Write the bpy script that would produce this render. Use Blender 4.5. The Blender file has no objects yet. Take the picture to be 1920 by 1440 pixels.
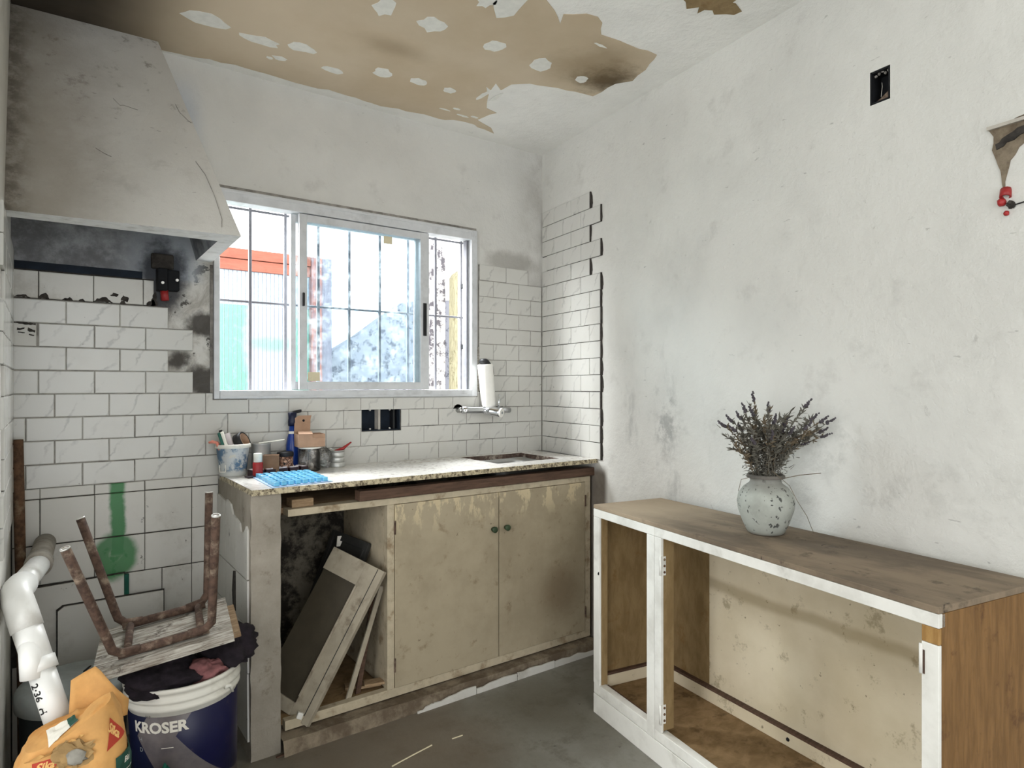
import bpy, bmesh, math, random
from mathutils import Vector, Matrix, noise as mnoise
random.seed(7)
SC = bpy.context.scene
COL = SC.collection

# ------------------------------------------------------------------ camera
cam_d = bpy.data.cameras.new('camera')
cam = bpy.data.objects.new('camera', cam_d); COL.objects.link(cam)
cam.location = (-2.111, -2.612, 1.204)
cam.rotation_euler = (math.radians(90), 0, math.radians(-36.24))
cam_d.sensor_width = 36.0
cam_d.lens = 1200.0 / 1920.0 * 36.0
cam_d.shift_y = 4.3 / 1920.0
cam_d.clip_start = 0.02
SC.camera = cam
# ------------------------------------------------------------------ world: flat white overcast sky
w = bpy.data.worlds.new('overcast'); SC.world = w; w.use_nodes = True
bg = w.node_tree.nodes['Background']
bg.inputs[0].default_value = (0.94, 0.97, 1.0, 1); bg.inputs[1].default_value = 3.0
# ------------------------------------------------------------------ daylight through the openings behind and left of the camera
def area(name, loc, rot, sx, sy, power, col):
    d = bpy.data.lights.new(name, 'AREA'); d.shape = 'RECTANGLE'; d.size = sx; d.size_y = sy
    d.energy = power; d.color = col
    o = bpy.data.objects.new(name, d); COL.objects.link(o); o.location = loc; o.rotation_euler = rot
    return o
R = math.radians
area('daylight_side_opening', (-4.55, -2.55, 1.25), (0, R(-90), 0), 2.0, 2.0, 36, (1.0, 0.995, 0.985))
area('daylight_rear_opening', (-2.2, -4.75, 1.35), (R(90), 0, 0), 2.2, 2.0, 14, (1.0, 0.995, 0.985))
# the overcast sky above the yard, as three panels of soft daylight aimed at the window
for nm, lc_, sz, en, dr_ in (('daylight_yard_left', (-2.05, .75, 2.5), (1.1, .8), 240, (.6, -.78, -.2)),
                             ('daylight_yard_middle', (-1.0, 1.0, 3.2), (2.0, 1.1), 300, (0, -.85, -.53)),
                             ('daylight_yard_right', (-.05, .8, 2.4), (1.0, .8), 170, (-.68, -.70, -.2))):
    al_ = area(nm, lc_, (0, 0, 0), sz[0], sz[1], en, (0.95, 0.98, 1.0))
    al_.rotation_euler = Vector(dr_).to_track_quat('-Z', 'Y').to_euler()
SC.view_settings.view_transform = 'Standard'; SC.view_settings.look = 'None'
SC.view_settings.gamma = 1.0; SC.view_settings.use_curve_mapping = False
SC.view_settings.exposure = 0.10
SC.cycles.use_denoising = True
SC.cycles.max_bounces = 8
SC.cycles.sample_clamp_indirect = 6.0

# ------------------------------------------------------------------ helpers: colour, nodes
def lin(v):
    v /= 255.0
    return v / 12.92 if v <= 0.04045 else ((v + 0.055) / 1.055) ** 2.4
def c(r, g, b): return (lin(r), lin(g), lin(b))
MATS = {}
class G:
    """small wrapper that writes a node material as expressions"""
    def __init__(s, name):
        s.m = bpy.data.materials.new(name); s.m.use_nodes = True; s.t = s.m.node_tree; s.t.nodes.clear()
        s.name = name; s.cache = {}
    def n(s, t, **k):
        nd = s.t.nodes.new(t)
        for a, b in k.items(): setattr(nd, a, b)
        return nd
    def put(s, val, sock):
        if isinstance(val, bpy.types.NodeSocket): s.t.links.new(val, sock); return
        if sock.type == 'RGBA' and hasattr(val, '__len__'): sock.default_value = (val[0], val[1], val[2], 1.0)
        elif sock.type == 'RGBA': sock.default_value = (val, val, val, 1)
        elif sock.type == 'VECTOR' and not hasattr(val, '__len__'): sock.default_value = (val,) * 3
        else: sock.default_value = val
    def pos(s):
        if 'p' not in s.cache: s.cache['p'] = s.n('ShaderNodeNewGeometry').outputs['Position']
        return s.cache['p']
    def obj(s):
        if 'o' not in s.cache: s.cache['o'] = s.n('ShaderNodeTexCoord').outputs['Object']
        return s.cache['o']
    def rnd(s):
        if 'r' not in s.cache: s.cache['r'] = s.n('ShaderNodeObjectInfo').outputs['Random']
        return s.cache['r']
    def vm(s, op, a, b):
        nd = s.n('ShaderNodeVectorMath', operation=op); s.put(a, nd.inputs[0]); s.put(b, nd.inputs[1])
        return nd.outputs['Value'] if op in ('DISTANCE', 'LENGTH', 'DOT_PRODUCT') else nd.outputs['Vector']
    def shuffled(s, k=37.0):
        nd = s.n('ShaderNodeMath', operation='MULTIPLY'); s.put(s.rnd(), nd.inputs[0]); nd.inputs[1].default_value = k
        cb = s.n('ShaderNodeCombineXYZ')
        for i in range(3): s.t.links.new(nd.outputs[0], cb.inputs[i])
        return s.vm('ADD', s.obj(), cb.outputs[0])
    def xyz(s, co):
        nd = s.n('ShaderNodeSeparateXYZ'); s.put(co, nd.inputs[0]); return nd.outputs
    def mth(s, op, a, b=0.0):
        nd = s.n('ShaderNodeMath', operation=op); s.put(a, nd.inputs[0]); s.put(b, nd.inputs[1]); return nd.outputs[0]
    def noise(s, sc, det=4.0, ro=0.55, co=None, dist=0.0, st=None):
        co = co if co is not None else s.pos()
        if st: co = s.vm('MULTIPLY', co, st)
        nd = s.n('ShaderNodeTexNoise'); s.put(co, nd.inputs['Vector'])
        nd.inputs['Scale'].default_value = sc; nd.inputs['Detail'].default_value = det
        nd.inputs['Roughness'].default_value = ro; nd.inputs['Distortion'].default_value = dist
        return nd.outputs[0]
    def voro(s, sc, co=None, feat='F1'):
        nd = s.n('ShaderNodeTexVoronoi', feature=feat); s.put(co if co is not None else s.pos(), nd.inputs['Vector'])
        nd.inputs['Scale'].default_value = sc
        return nd.outputs
    def step(s, f, a, b):
        nd = s.n('ShaderNodeMapRange', interpolation_type='SMOOTHSTEP'); s.put(f, nd.inputs[0])
        nd.inputs[1].default_value = a; nd.inputs[2].default_value = b
        if a > b:
            nd.inputs[1].default_value = b; nd.inputs[2].default_value = a
            nd.inputs[3].default_value = 1; nd.inputs[4].default_value = 0
        return nd.outputs[0]
    def mul(s, a, b): return s.mth('MULTIPLY', a, b)
    def mix(s, f, a, b, bt='MIX'):
        nd = s.n('ShaderNodeMix', data_type='RGBA', blend_type=bt)
        s.put(f, nd.inputs[0]); s.put(a, nd.inputs[6]); s.put(b, nd.inputs[7]); return nd.outputs[2]
    def blob(s, ctr, r0, r1, wob=0.0, wsc=6.0, scale=(1, 1, 1), co=None):
        """soft-edged stain of its own shape: 1 within r0, 0 beyond r1, wobbled by noise"""
        co = co if co is not None else s.pos()
        d = s.vm('DISTANCE', s.vm('MULTIPLY', co, scale), tuple(a * b for a, b in zip(ctr, scale)))
        if wob: d = s.mth('ADD', d, s.mul(s.mth('SUBTRACT', s.noise(wsc, 5, .65), .5), wob))
        return s.step(d, r1, r0)
    def out(s, col, rough=0.8, bump=None, metal=0.0, spec=0.4, trans=0.0, ior=1.45, emit=None, coat=0.0, alpha=None):
        p = s.n('ShaderNodeBsdfPrincipled'); o = s.n('ShaderNodeOutputMaterial')
        s.put(col, p.inputs['Base Color']); s.put(rough, p.inputs['Roughness']); s.put(metal, p.inputs['Metallic'])
        p.inputs['Specular IOR Level'].default_value = spec; p.inputs['IOR'].default_value = ior
        p.inputs['Transmission Weight'].default_value = trans; p.inputs['Coat Weight'].default_value = coat
        if alpha is not None: s.put(alpha, p.inputs['Alpha'])
        if bump:
            b = s.n('ShaderNodeBump'); s.put(bump[0], b.inputs['Height'])
            b.inputs['Strength'].default_value = bump[1]; b.inputs['Distance'].default_value = bump[2]
            s.t.links.new(b.outputs[0], p.inputs['Normal'])
        s.t.links.new(p.outputs[0], o.inputs[0])
        MATS[s.name] = s.m
        return s.m

def simple(name, col, rough=.6, metal=0., var=.15, sc=30., bump=.15, spec=.4, dirt=None, dirt_amt=.5, dirt_sc=9., coat=0.):
    g = G(name)
    co = g.shuffled()
    f = g.noise(sc, 4, .6, co)
    dk = tuple(x * (1 - var) for x in col); lt = tuple(min(1, x * (1 + var)) for x in col)
    k = g.mix(g.step(f, .3, .7), dk, lt)
    if dirt: k = g.mix(g.mul(g.step(g.noise(dirt_sc, 6, .65, co), .5, .72), dirt_amt), k, dirt)
    return g.out(k, rough, (f, bump, .004) if bump else None, metal, spec, coat=coat)

# ------------------------------------------------------------------ materials
def wall_plaster(name, base, extra=None, grime=.6):
    g = G(name)
    n1 = g.noise(1.6, 6, .6); n2 = g.noise(7, 6, .65); n3 = g.noise(38, 4, .6)
    k = g.mix(g.step(n1, .38, .68), base, tuple(x * .90 for x in base))
    k = g.mix(g.mul(g.step(n2, .56, .74), .45 * grime), k, c(152, 148, 143))
    k = g.mix(g.mul(g.step(g.noise(11, 7, .75, dist=.6), .64, .72), .55 * grime), k, c(112, 110, 106))
    k = g.mix(g.mul(g.step(g.noise(16, 3, .6, st=(1, 1, 3.5)), .70, .73), .6 * grime), k, c(84, 82, 80))
    k = g.mix(g.mul(g.step(g.noise(3.1, 4, .5), .55, .75), .35), k, tuple(min(1, x * 1.12) for x in base))
    if extra: k = extra(g, k)
    return g.out(k, .88, (g.mth('ADD', g.mul(n2, 2.), g.mul(n3, .35)), .45, .012), spec=.25)

def back_extra(g, k):
    p = g.xyz(g.pos())
    # bare mortar between the toothed tiles and the window, with dark adhesive pits
    zone = g.mul(g.mul(g.step(p[0], -1.82, -1.78), g.step(p[0], -1.52, -1.56)), g.mul(g.step(p[2], 1.10, 1.14), g.step(p[2], 1.72, 1.66)))
    zone = g.mul(zone, g.step(p[0], -1.55, -1.60))
    rough = g.noise(9, 7, .7, dist=.8)
    k = g.mix(zone, k, g.mix(g.step(rough, .35, .6), c(168, 164, 156), c(208, 206, 200)))
    pit = g.mul(zone, g.step(g.noise(12, 6, .72), .56, .61))
    low = g.blob((-1.62, 0, 1.215), .04, .09, .12, 14, (1, 0, 1))
    mid = g.blob((-1.625, 0, 1.43), .03, .075, .12, 14, (1, 0, 1))
    ledge = g.blob((-1.71, 0, 1.30), .02, .05, .08, 16, (1, 0, 1))
    dk = g.mth('MAXIMUM', g.mth('MAXIMUM', pit, g.mul(low, zone)), g.mth('MAXIMUM', g.mul(mid, zone), g.mul(ledge, zone)))
    k = g.mix(g.mul(dk, .9), k, c(62, 58, 54))
    # grey cement inside the hood, paler towards the right
    hood_grey = g.mul(g.mul(g.step(p[2], 1.575, 1.60), g.step(p[0], -1.60, -1.70)), g.step(p[2], 2.4, 2.2))
    sk = g.mix(g.step(g.noise(9, 6, .7), .4, .7), c(112, 112, 114), c(164, 166, 168))
    sk = g.mix(g.step(p[0], -1.95, -1.75), sk, g.mix(g.noise(8, 5, .6), c(164, 170, 178), c(192, 198, 204)))
    k = g.mix(hood_grey, k, sk)
    fl = g.mul(g.blob((-1.755, 0, 1.60), .05, .10, .10, 12, (1, 0, .55)), .9)
    k = g.mix(fl, k, c(52, 54, 60))
    # grey smear above the tiles right of the window
    sm = g.blob((-.2, 0, 1.83), .05, .13, .12, 12, (.6, 0, 1.8))
    k = g.mix(g.mul(sm, .6), k, c(140, 136, 128))
    cn = g.mul(g.step(p[0], -.22, -.02), g.step(g.noise(5, 5, .6), .35, .65))
    k = g.mix(g.mul(cn, .45), k, c(140, 134, 126))
    # dark plaster behind the open cabinet bay
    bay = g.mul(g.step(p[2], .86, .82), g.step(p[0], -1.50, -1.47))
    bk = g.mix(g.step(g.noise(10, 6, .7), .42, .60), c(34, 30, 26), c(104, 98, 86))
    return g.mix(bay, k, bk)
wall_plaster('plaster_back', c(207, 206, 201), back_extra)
def right_extra(g, k):
    p = g.xyz(g.pos())
    st = g.mul(g.step(g.noise(4.5, 6, .7, st=(1, 1, .35)), .52, .68), g.step(p[2], 1.75, 1.0))
    zone = g.mul(g.step(p[1], -1.35, -.85), g.step(p[1], -.45, -.62))
    k = g.mix(g.mul(g.mul(st, zone), .55), k, c(130, 132, 130))
    a = g.blob((-.11, -.93, 1.04), .01, .12, .22, 13, (0, 1, .8))
    k = g.mix(g.mul(g.mul(a, g.step(g.noise(20, 7, .75), .4, .6)), .55), k, c(112, 112, 110))
    b = g.blob((-.2, -1.62, 1.02), .05, .16, .2, 7, (0, 1, 1))
    k = g.mix(g.mul(g.mul(b, g.step(g.noise(14, 6, .7), .45, .65)), .3), k, c(150, 150, 146))
    e = g.blob((-.2, -1.95, .93), .03, .2, .2, 8, (0, .5, 1.6))
    k = g.mix(g.mul(g.mul(e, g.step(g.noise(14, 6, .7), .45, .65)), .2), k, c(146, 145, 140))
    pt = g.blob((-.12, -1.0, 1.62), .08, .20, .2, 6, (0, 1, .8))
    k = g.mix(g.mul(g.mul(pt, g.noise(14, 6, .7)), .3), k, c(160, 160, 156))
    pt = g.blob((-.16, -1.4, 1.45), .05, .17, .2, 6, (0, 1, .8))
    k = g.mix(g.mul(g.mul(pt, g.noise(14, 6, .7)), .25), k, c(165, 164, 160))
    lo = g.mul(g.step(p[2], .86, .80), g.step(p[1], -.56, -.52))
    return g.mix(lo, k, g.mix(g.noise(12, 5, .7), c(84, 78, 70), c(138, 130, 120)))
wall_plaster('plaster_right', c(213, 212, 206), right_extra, .55)
wall_plaster('plaster_left', c(205, 203, 196))
def hood_extra(g, k):
    p = g.xyz(g.pos())
    f = g.mth('ADD', g.step(p[0], -1.70, -2.25), g.mul(g.mth('SUBTRACT', g.noise(4, 6, .65), .5), 1.1))
    k = g.mix(g.step(f, .1, 1.0), k, c(152, 146, 136))
    d = g.mul(g.step(g.noise(14, 7, .72), .55, .66), g.step(p[2], 1.75, 2.35))
    k = g.mix(g.mul(d, .6), k, c(116, 108, 98))
    ed = g.mul(g.step(p[0], -2.12, -2.19), g.step(g.noise(16, 6, .7), .35, .6))
    k = g.mix(g.mul(ed, .7), k, c(88, 80, 70))
    inn = g.step(g.noise(9, 5, .6), .3, .7)
    return k
wall_plaster('hood_plaster', c(194, 192, 186), hood_extra, .7)
simple('hood_rim', c(240, 240, 238), .8, var=.06, dirt=c(170, 166, 158), dirt_sc=14)
simple('hood_grey', c(140, 144, 150), .95, var=.4, sc=14)
wall_plaster('ceiling_paint', c(240, 239, 234), None, .2)
g = G('drywall'); p = g.xyz(g.pos())
k = g.mix(g.step(g.noise(2.2, 5, .6), .35, .7), c(204, 188, 164), c(192, 174, 148))
k = g.mix(g.mul(g.blob((-.31, -.80, 2.413), .0, .17, .22, 14), .95), k, c(66, 56, 44))
k = g.mix(g.mul(g.blob((-.42, -.85, 2.413), .05, .26, .2, 7), .5), k, c(128, 108, 78))
k = g.mix(g.mul(g.blob((-1.1, -.52, 2.413), .0, .14, .1, 7, (.7, 1.6, 1)), .4), k, c(140, 122, 98))
# ceiling board darkens towards the hood corner
sk = g.mth('ADD', g.step(p[0], -1.62, -2.02), g.mul(g.mth('SUBTRACT', g.noise(2.5, 4, .6), .5), .25))
k = g.mix(g.mul(sk, .93), k, c(44, 40, 37))
g.out(k, .9, (g.noise(60, 3, .6), .12, .002), spec=.2)
simple('filler', c(226, 225, 218), .9, var=.05, sc=40, bump=.4)
# floor
g = G('floor_concrete')
n1 = g.noise(1.7, 7, .62); n2 = g.noise(9, 6, .7); n3 = g.noise(60, 4, .6)
k = g.mix(g.step(n1, .35, .65), c(110, 106, 95), c(136, 135, 127))
k = g.mix(g.mul(g.step(n2, .48, .68), .5), k, c(86, 77, 63))
p = g.xyz(g.pos())
k = g.mix(g.mul(g.blob((-1.2, -.62, 0), .15, .55, .5, 4), .7), k, c(110, 98, 82))
k = g.mix(g.mul(g.blob((-.55, -.72, 0), .05, .35, .3, 5), .6), k, c(98, 94, 80))
k = g.mix(g.mul(g.step(g.noise(14, 5, .7), .66, .70), .7), k, c(64, 58, 50))
g.out(k, g.mth('ADD', .42, g.mul(n2, .25)), (g.mth('ADD', n2, g.mul(n3, .4)), .3, .006), spec=.4)
# tiles
def tile_mat(name, base, veins=True, rough=.22):
    g = G(name); co = g.shuffled(41.)
    k = g.mix(g.noise(6, 4, .6, co), tuple(x * .95 for x in base), base)
    if veins:
        s = g.xyz(co)
        d = g.mth('ADD', g.mul(g.mth('SUBTRACT', s[0], g.mul(s[2], .75)), 9.0), g.mul(g.noise(9, 4, .6, co), 1.3))
        fr = g.mth('ABSOLUTE', g.mth('SUBTRACT', g.mth('FRACT', d), .5))
        v = g.mul(g.step(fr, .085, .0), g.step(g.noise(12, 4, .6, co), .40, .62))
        k = g.mix(g.mul(v, .55), k, c(150, 148, 146))
    k = g.mix(g.mul(g.step(g.noise(4, 5, .6), .5, .75), .35), k, c(176, 170, 160))
    k = g.mix(g.mul(g.step(g.noise(30, 4, .7), .70, .74), .6), k, c(110, 104, 98))
    return g.out(k, rough, (g.noise(12, 2, .5, co), .04, .004), spec=.5)
tile_mat('tile_marble', c(203, 202, 196))
g = G('tile_old'); co = g.shuffled(31.)
k = g.mix(g.noise(5, 4, .6, co), c(196, 194, 186), c(210, 208, 202))
k = g.mix(g.mul(g.step(g.noise(26, 5, .7, co), .66, .70), .85), k, c(78, 72, 66))
k = g.mix(g.mul(g.step(g.noise(5, 6, .7), .52, .72), .45), k, c(150, 142, 130))
# sprayed green paint running down and around the gas outlet
p = g.xyz(g.pos())
gn = g.mul(g.mth('SUBTRACT', g.noise(16, 4, .6), .5), .03)
ax = g.mth('ABSOLUTE', g.mth('SUBTRACT', g.mth('ADD', p[0], gn), -1.901))
stripe = g.mul(g.step(ax, .030, .016), g.step(p[2], .575, .625))
ring = g.mth('ABSOLUTE', g.mth('SUBTRACT', g.vm('DISTANCE', g.vm('MULTIPLY', g.pos(), (1.15, 0, 1)), (-1.908 * 1.15, 0, .617)), .046))
ringm = g.mul(g.step(g.mth('ADD', ring, gn), .045, .018), .95)
ringm = g.mul(ringm, g.step(p[2], .535, .555))
inner = g.mul(g.blob((-1.914, 0, .605), .045, .085, .04, 16, (1.15, 0, 1)), g.step(g.noise(20, 4, .6), .25, .6))
gm = g.mth('MAXIMUM', g.mth('MAXIMUM', stripe, ringm), inner)
gm = g.mul(gm, g.mul(g.step(p[0], -1.70, -1.75), g.step(p[2], .95, .90)))
k = g.mix(g.mul(gm, .95), k, g.mix(g.noise(9, 3, .6), c(18, 92, 40), c(44, 132, 66)))
g.out(k, .35, (g.noise(14, 4, .6, co), .08, .004), spec=.45)
simple('adhesive', c(58, 54, 50), .95, var=.4, sc=40, bump=.6)
simple('grout_grey', c(140, 136, 130), .95, var=.3, sc=30, bump=.4, dirt=c(40, 36, 32), dirt_amt=.95, dirt_sc=3.2)
simple('mortar_light', c(178, 172, 162), .95, var=.12, sc=30, bump=.5)
simple('knob_green', c(54, 70, 48), .5, var=.2, sc=20)
simple('granite_cut', c(88, 72, 64), .4, var=.4, sc=60, dirt=c(190, 180, 166), dirt_amt=.8, dirt_sc=22)
g = G('concrete'); n1 = g.noise(3.2, 6, .65); n2 = g.noise(24, 5, .7)
k = g.mix(g.step(n1, .35, .66), c(164, 157, 145), c(140, 133, 121))
k = g.mix(g.mul(g.step(g.noise(12, 6, .7), .58, .68), .5), k, c(108, 98, 84))
g.out(k, .92, (g.mth('ADD', n2, n1), .5, .008), spec=.2)
g = G('plinth_concrete'); n1 = g.noise(9, 6, .7)
k = g.mix(g.step(n1, .38, .62), c(96, 84, 70), c(138, 126, 108))
g.out(k, .95, (n1, .7, .012), spec=.2)
# granite
g = G('granite'); n1 = g.noise(48, 5, .7, dist=.4); n2 = g.noise(11, 4, .6)
k = g.mix(g.step(n1, .34, .52), c(140, 133, 124), c(226, 223, 216))
k = g.mix(g.step(g.noise(30, 4, .7), .66, .72), k, c(72, 62, 54))
k = g.mix(g.step(n2, .5, .75), k, c(176, 166, 148))
p = g.xyz(g.pos())
k = g.mix(g.mul(g.step(g.noise(6, 5, .6), .3, .55), .6), k, c(228, 226, 221))
g.out(k, g.mth('ADD', .16, g.mul(n2, .12)), (n1, .04, .002), spec=.6)
g = G('granite_edge'); n1 = g.noise(70, 5, .7, dist=.5)
k = g.mix(g.step(n1, .38, .58), c(84, 72, 56), c(196, 184, 154))
g.out(k, .5, (n1, .3, .003), spec=.4)
# wood and paint
def wood(name, a, b, rough=.65, axis=(2, 14, 14), dark=None, damt=.5, bump=.3):
    g = G(name); co = g.shuffled(23.)
    f = g.noise(5, 6, .65, co, .4, axis)
    k = g.mix(g.step(f, .32, .68), a, b)
    k = g.mix(g.mul(g.step(g.noise(4, 5, .6, co), .5, .75), .4), k, tuple(x * .7 for x in a))
    if dark: k = g.mix(g.mul(g.step(g.noise(11, 6, .7, co), .56, .68), damt), k, dark)
    return g.out(k, rough, (f, bump, .005), spec=.3)
wood('wood_brown', c(76, 58, 47), c(100, 77, 63), .7, (2, 20, 20))
wood('wood_raw', c(110, 80, 44), c(134, 100, 60), .6, (14, 14, 1.6), c(84, 54, 28), .7)
wood('wood_golden', c(150, 114, 66), c(176, 140, 86), .6, (14, 14, 2), c(120, 84, 44), .6)
wood('wood_and_shade', c(126, 104, 70), c(146, 124, 88), .6, (6, 6, 2), c(120, 88, 48), .5)  # bare wood; on the cabinet's back panel its brown stands in for shadow
wood('wood_floor_dirty', c(122, 98, 66), c(148, 122, 88), .75, (4, 6, 6), c(84, 64, 40), .7)
wood('wood_weathered', c(118, 108, 96), c(190, 186, 176), .85, (3, 26, 26), c(64, 54, 46), .9, .8)
wood('wood_rough', c(132, 108, 82), c(166, 142, 112), .8, (3, 16, 16), c(96, 74, 52))
g = G('cabinet_top'); n1 = g.noise(3, 6, .65, None, .3, (3, 1, 1)); n2 = g.noise(13, 6, .7)
k = g.mix(g.step(n1, .35, .66), c(140, 124, 104), c(104, 92, 78))
k = g.mix(g.mul(g.step(n2, .56, .68), .6), k, c(72, 62, 52))
k = g.mix(g.mul(g.blob((-.33, -1.02, .767), .08, .40, .2, 4), .75), k, c(176, 158, 134))
k = g.mix(g.mul(g.step(g.noise(16, 3, .6, st=(1, 3, 1)), .70, .73), .8), k, c(48, 40, 34))
g.out(k, .72, (n2, .25, .004), spec=.3)
g = G('paint_white'); co = g.shuffled(); n1 = g.noise(6, 6, .65, co)
k = g.mix(g.step(n1, .4, .75), c(232, 231, 224), c(206, 204, 196))
k = g.mix(g.mul(g.step(g.noise(7, 5, .6, co), .56, .74), .6), k, c(168, 164, 154))
k = g.mix(g.mul(g.step(g.noise(22, 6, .75, co), .68, .72), .7), k, c(120, 104, 84))
g.out(k, .5, (g.noise(18, 4, .6, co), .1, .003), spec=.4)
g = G('paint_cream'); n1 = g.noise(2.4, 6, .6); n2 = g.noise(12, 6, .72)
k = g.mix(g.step(n1, .35, .68), c(218, 206, 180), c(200, 187, 158))
k = g.mix(g.mul(g.step(n2, .58, .68), .55), k, c(130, 116, 86))
k = g.mix(g.mul(g.step(g.noise(34, 5, .7), .66, .70), .7), k, c(92, 78, 54))
p = g.xyz(g.pos())
bn = g.mth('ABSOLUTE', g.mth('SUBTRACT', g.mth('ADD', p[2], g.mul(g.mth('SUBTRACT', g.noise(3, 4, .6), .5), .05)), .505))
k = g.mix(g.mul(g.step(bn, .03, .006), .45), k, c(132, 112, 72))
g.out(k, .6, (n2, .15, .004), spec=.3)
g = G('paint_beige'); co = g.pos(); n1 = g.noise(3.4, 7, .66); n2 = g.noise(16, 6, .7)
k = g.mix(g.step(n1, .35, .68), c(170, 158, 134), c(151, 139, 116))
k = g.mix(g.mul(g.step(n2, .56, .70), .5), k, c(112, 94, 68))
p = g.xyz(g.pos())
fl = g.mul(g.step(p[2], .62, .74), g.step(g.noise(9, 6, .7, st=(1.6, 1, .6)), .50, .56))
k = g.mix(g.mul(fl, .8), k, c(206, 190, 156))
lo = g.mul(g.blob((-.26, -.44, .30), .04, .17, .18, 7, (1, 0, 1)), .6)
k = g.mix(lo, k, c(116, 98, 74))
k = g.mix(g.mul(g.step(g.noise(40, 5, .7), .68, .72), .7), k, c(80, 64, 46))
g.out(k, .55, (n2, .12, .003), spec=.35)
simple('paint_beige_frame', c(184, 172, 148), .6, var=.1, sc=20, dirt=c(120, 98, 70), dirt_amt=.8, dirt_sc=16)
simple('door_grey', c(162, 153, 135), .7, var=.1, sc=14, dirt=c(104, 92, 76), dirt_amt=.8, dirt_sc=12)
simple('door_panel_dark', c(68, 62, 50), .6, var=.12, sc=12, dirt=c(66, 58, 46), dirt_amt=.7)
simple('door_black', c(44, 44, 42), .6, var=.2, sc=14)
simple('rust', c(80, 62, 52), .85, var=.35, sc=60, bump=.5, dirt=c(150, 134, 116), dirt_amt=.8, dirt_sc=24)
simple('rust_dark', c(92, 68, 50), .9, var=.35, sc=50, bump=.5, dirt=c(150, 130, 106), dirt_amt=.8, dirt_sc=20)
simple('metal_bright', c(214, 212, 206), .4, .6, var=.08)
simple('pvc', c(236, 236, 232), .38, var=.03, sc=12, bump=.02, dirt=c(196, 192, 184), dirt_amt=.5, spec=.5)
simple('pvc_dirty', c(158, 152, 142), .7, var=.2, sc=20, bump=.2, dirt=c(100, 92, 80), dirt_amt=.7)
simple('drum_grey', c(158, 164, 162), .6, var=.12, sc=14, dirt=c(140, 140, 134), dirt_amt=.5)
simple('drum_dark', c(40, 46, 48), .6, var=.2, sc=14)
simple('paper_orange', c(204, 154, 92), .75, var=.12, sc=16, bump=.2, dirt=c(190, 124, 52), dirt_amt=.6, dirt_sc=12)
simple('paper_inside', c(160, 130, 86), .85, var=.2, sc=16)
simple('powder_grey', c(150, 146, 136), .95, var=.15, sc=30, bump=.6)
simple('ink_red', c(176, 62, 44), .7, var=.1, sc=20)
simple('ink_white', c(232, 228, 216), .7, var=.05)
simple('ink_cream', c(226, 178, 110), .7, var=.05)
simple('ink_green', c(38, 78, 66), .7, var=.1)
simple('ink_black', c(28, 27, 27), .7, var=.1)
simple('plastic_white', c(228, 226, 216), .45, var=.04, sc=12, bump=.02, dirt=c(160, 152, 136), dirt_amt=.5, spec=.5)
simple('plastic_green', c(22, 84, 70), .5, var=.3, sc=24, bump=.5)
simple('plastic_red', c(158, 40, 40), .45, var=.15, sc=20, bump=.05, spec=.5)
simple('plastic_black', c(24, 24, 26), .5, var=.2, sc=20, bump=.05)
simple('void_black', c(12, 14, 18), .8, var=.3, sc=20)
simple('blue_black', c(20, 30, 42), .8, var=.3, sc=20)
simple('cloth_dark', c(34, 28, 34), .95, var=.4, sc=40, bump=.6)
simple('cloth_pink', c(138, 92, 92), .95, var=.25, sc=40, bump=.6)
simple('pink_plastic', c(226, 140, 120), .5, var=.05)
simple('aluminium', c(206, 208, 210), .42, .12, var=.05, sc=20, bump=.02, spec=.5, dirt=c(150, 150, 150), dirt_amt=.4)
simple('bar_paint', c(112, 112, 118), .5, .0, var=.1, sc=40, bump=.1)
simple('chrome', c(220, 222, 226), .1, 1., var=.03, bump=0)
simple('steel', c(168, 168, 166), .32, 1., var=.12, sc=10, bump=.05)
simple('tin', c(196, 196, 192), .42, .55, var=.06, bump=.02)
simple('ceramic', c(238, 236, 230), .3, var=.02, bump=0, spec=.5)
simple('cardboard', c(166, 134, 110), .85, var=.1, sc=24, bump=.1)
simple('cardboard_dark', c(122, 94, 72), .85, var=.12, sc=24, bump=.1)
simple('sticker', c(212, 202, 172), .7, var=.05)
simple('blue_glass', c(112, 190, 226), .25, var=.08, sc=30, bump=.05, spec=.5, coat=.4)
simple('blue_backing', c(150, 176, 206), .6, var=.06)
simple('mosaic_dark', c(44, 24, 30), .4, var=.3, sc=40, spec=.5)
simple('mosaic_white', c(226, 216, 218), .4, var=.05)
simple('blue_plastic', c(26, 58, 136), .3, var=.2, sc=20, bump=.05, spec=.5)
simple('navy_plastic', c(16, 22, 50), .4, var=.2, sc=20, bump=.05)
simple('dry_stem', c(108, 96, 78), .9, var=.3, sc=60)
simple('dry_leaf', c(96, 93, 84), .9, var=.35, sc=60)
simple('dry_flower', c(76, 71, 76), .95, var=.3, sc=80)
simple('vase_dark', c(96, 92, 86), .8, var=.25, sc=24)
g = G('vase_glaze'); co = g.obj(); p = g.xyz(co)
k = g.mix(g.step(g.noise(14, 5, .6, co), .35, .7), c(172, 176, 168), c(152, 155, 147))
k = g.mix(g.mul(g.mul(g.step(g.noise(95, 1, .5, co, st=(1, 1, .75)), .615, .645), g.step(g.noise(17, 2, .5, co), .42, .5)), .9), k, c(58, 60, 58))
k = g.mix(g.mul(g.step(p[2], .115, .155), .6), k, c(112, 108, 102))
k = g.mix(g.mul(g.step(p[2], .012, .0), .6), k, c(106, 96, 84))
g.out(k, .6, (g.noise(30, 4, .6, co), .15, .004), spec=.35)
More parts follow.
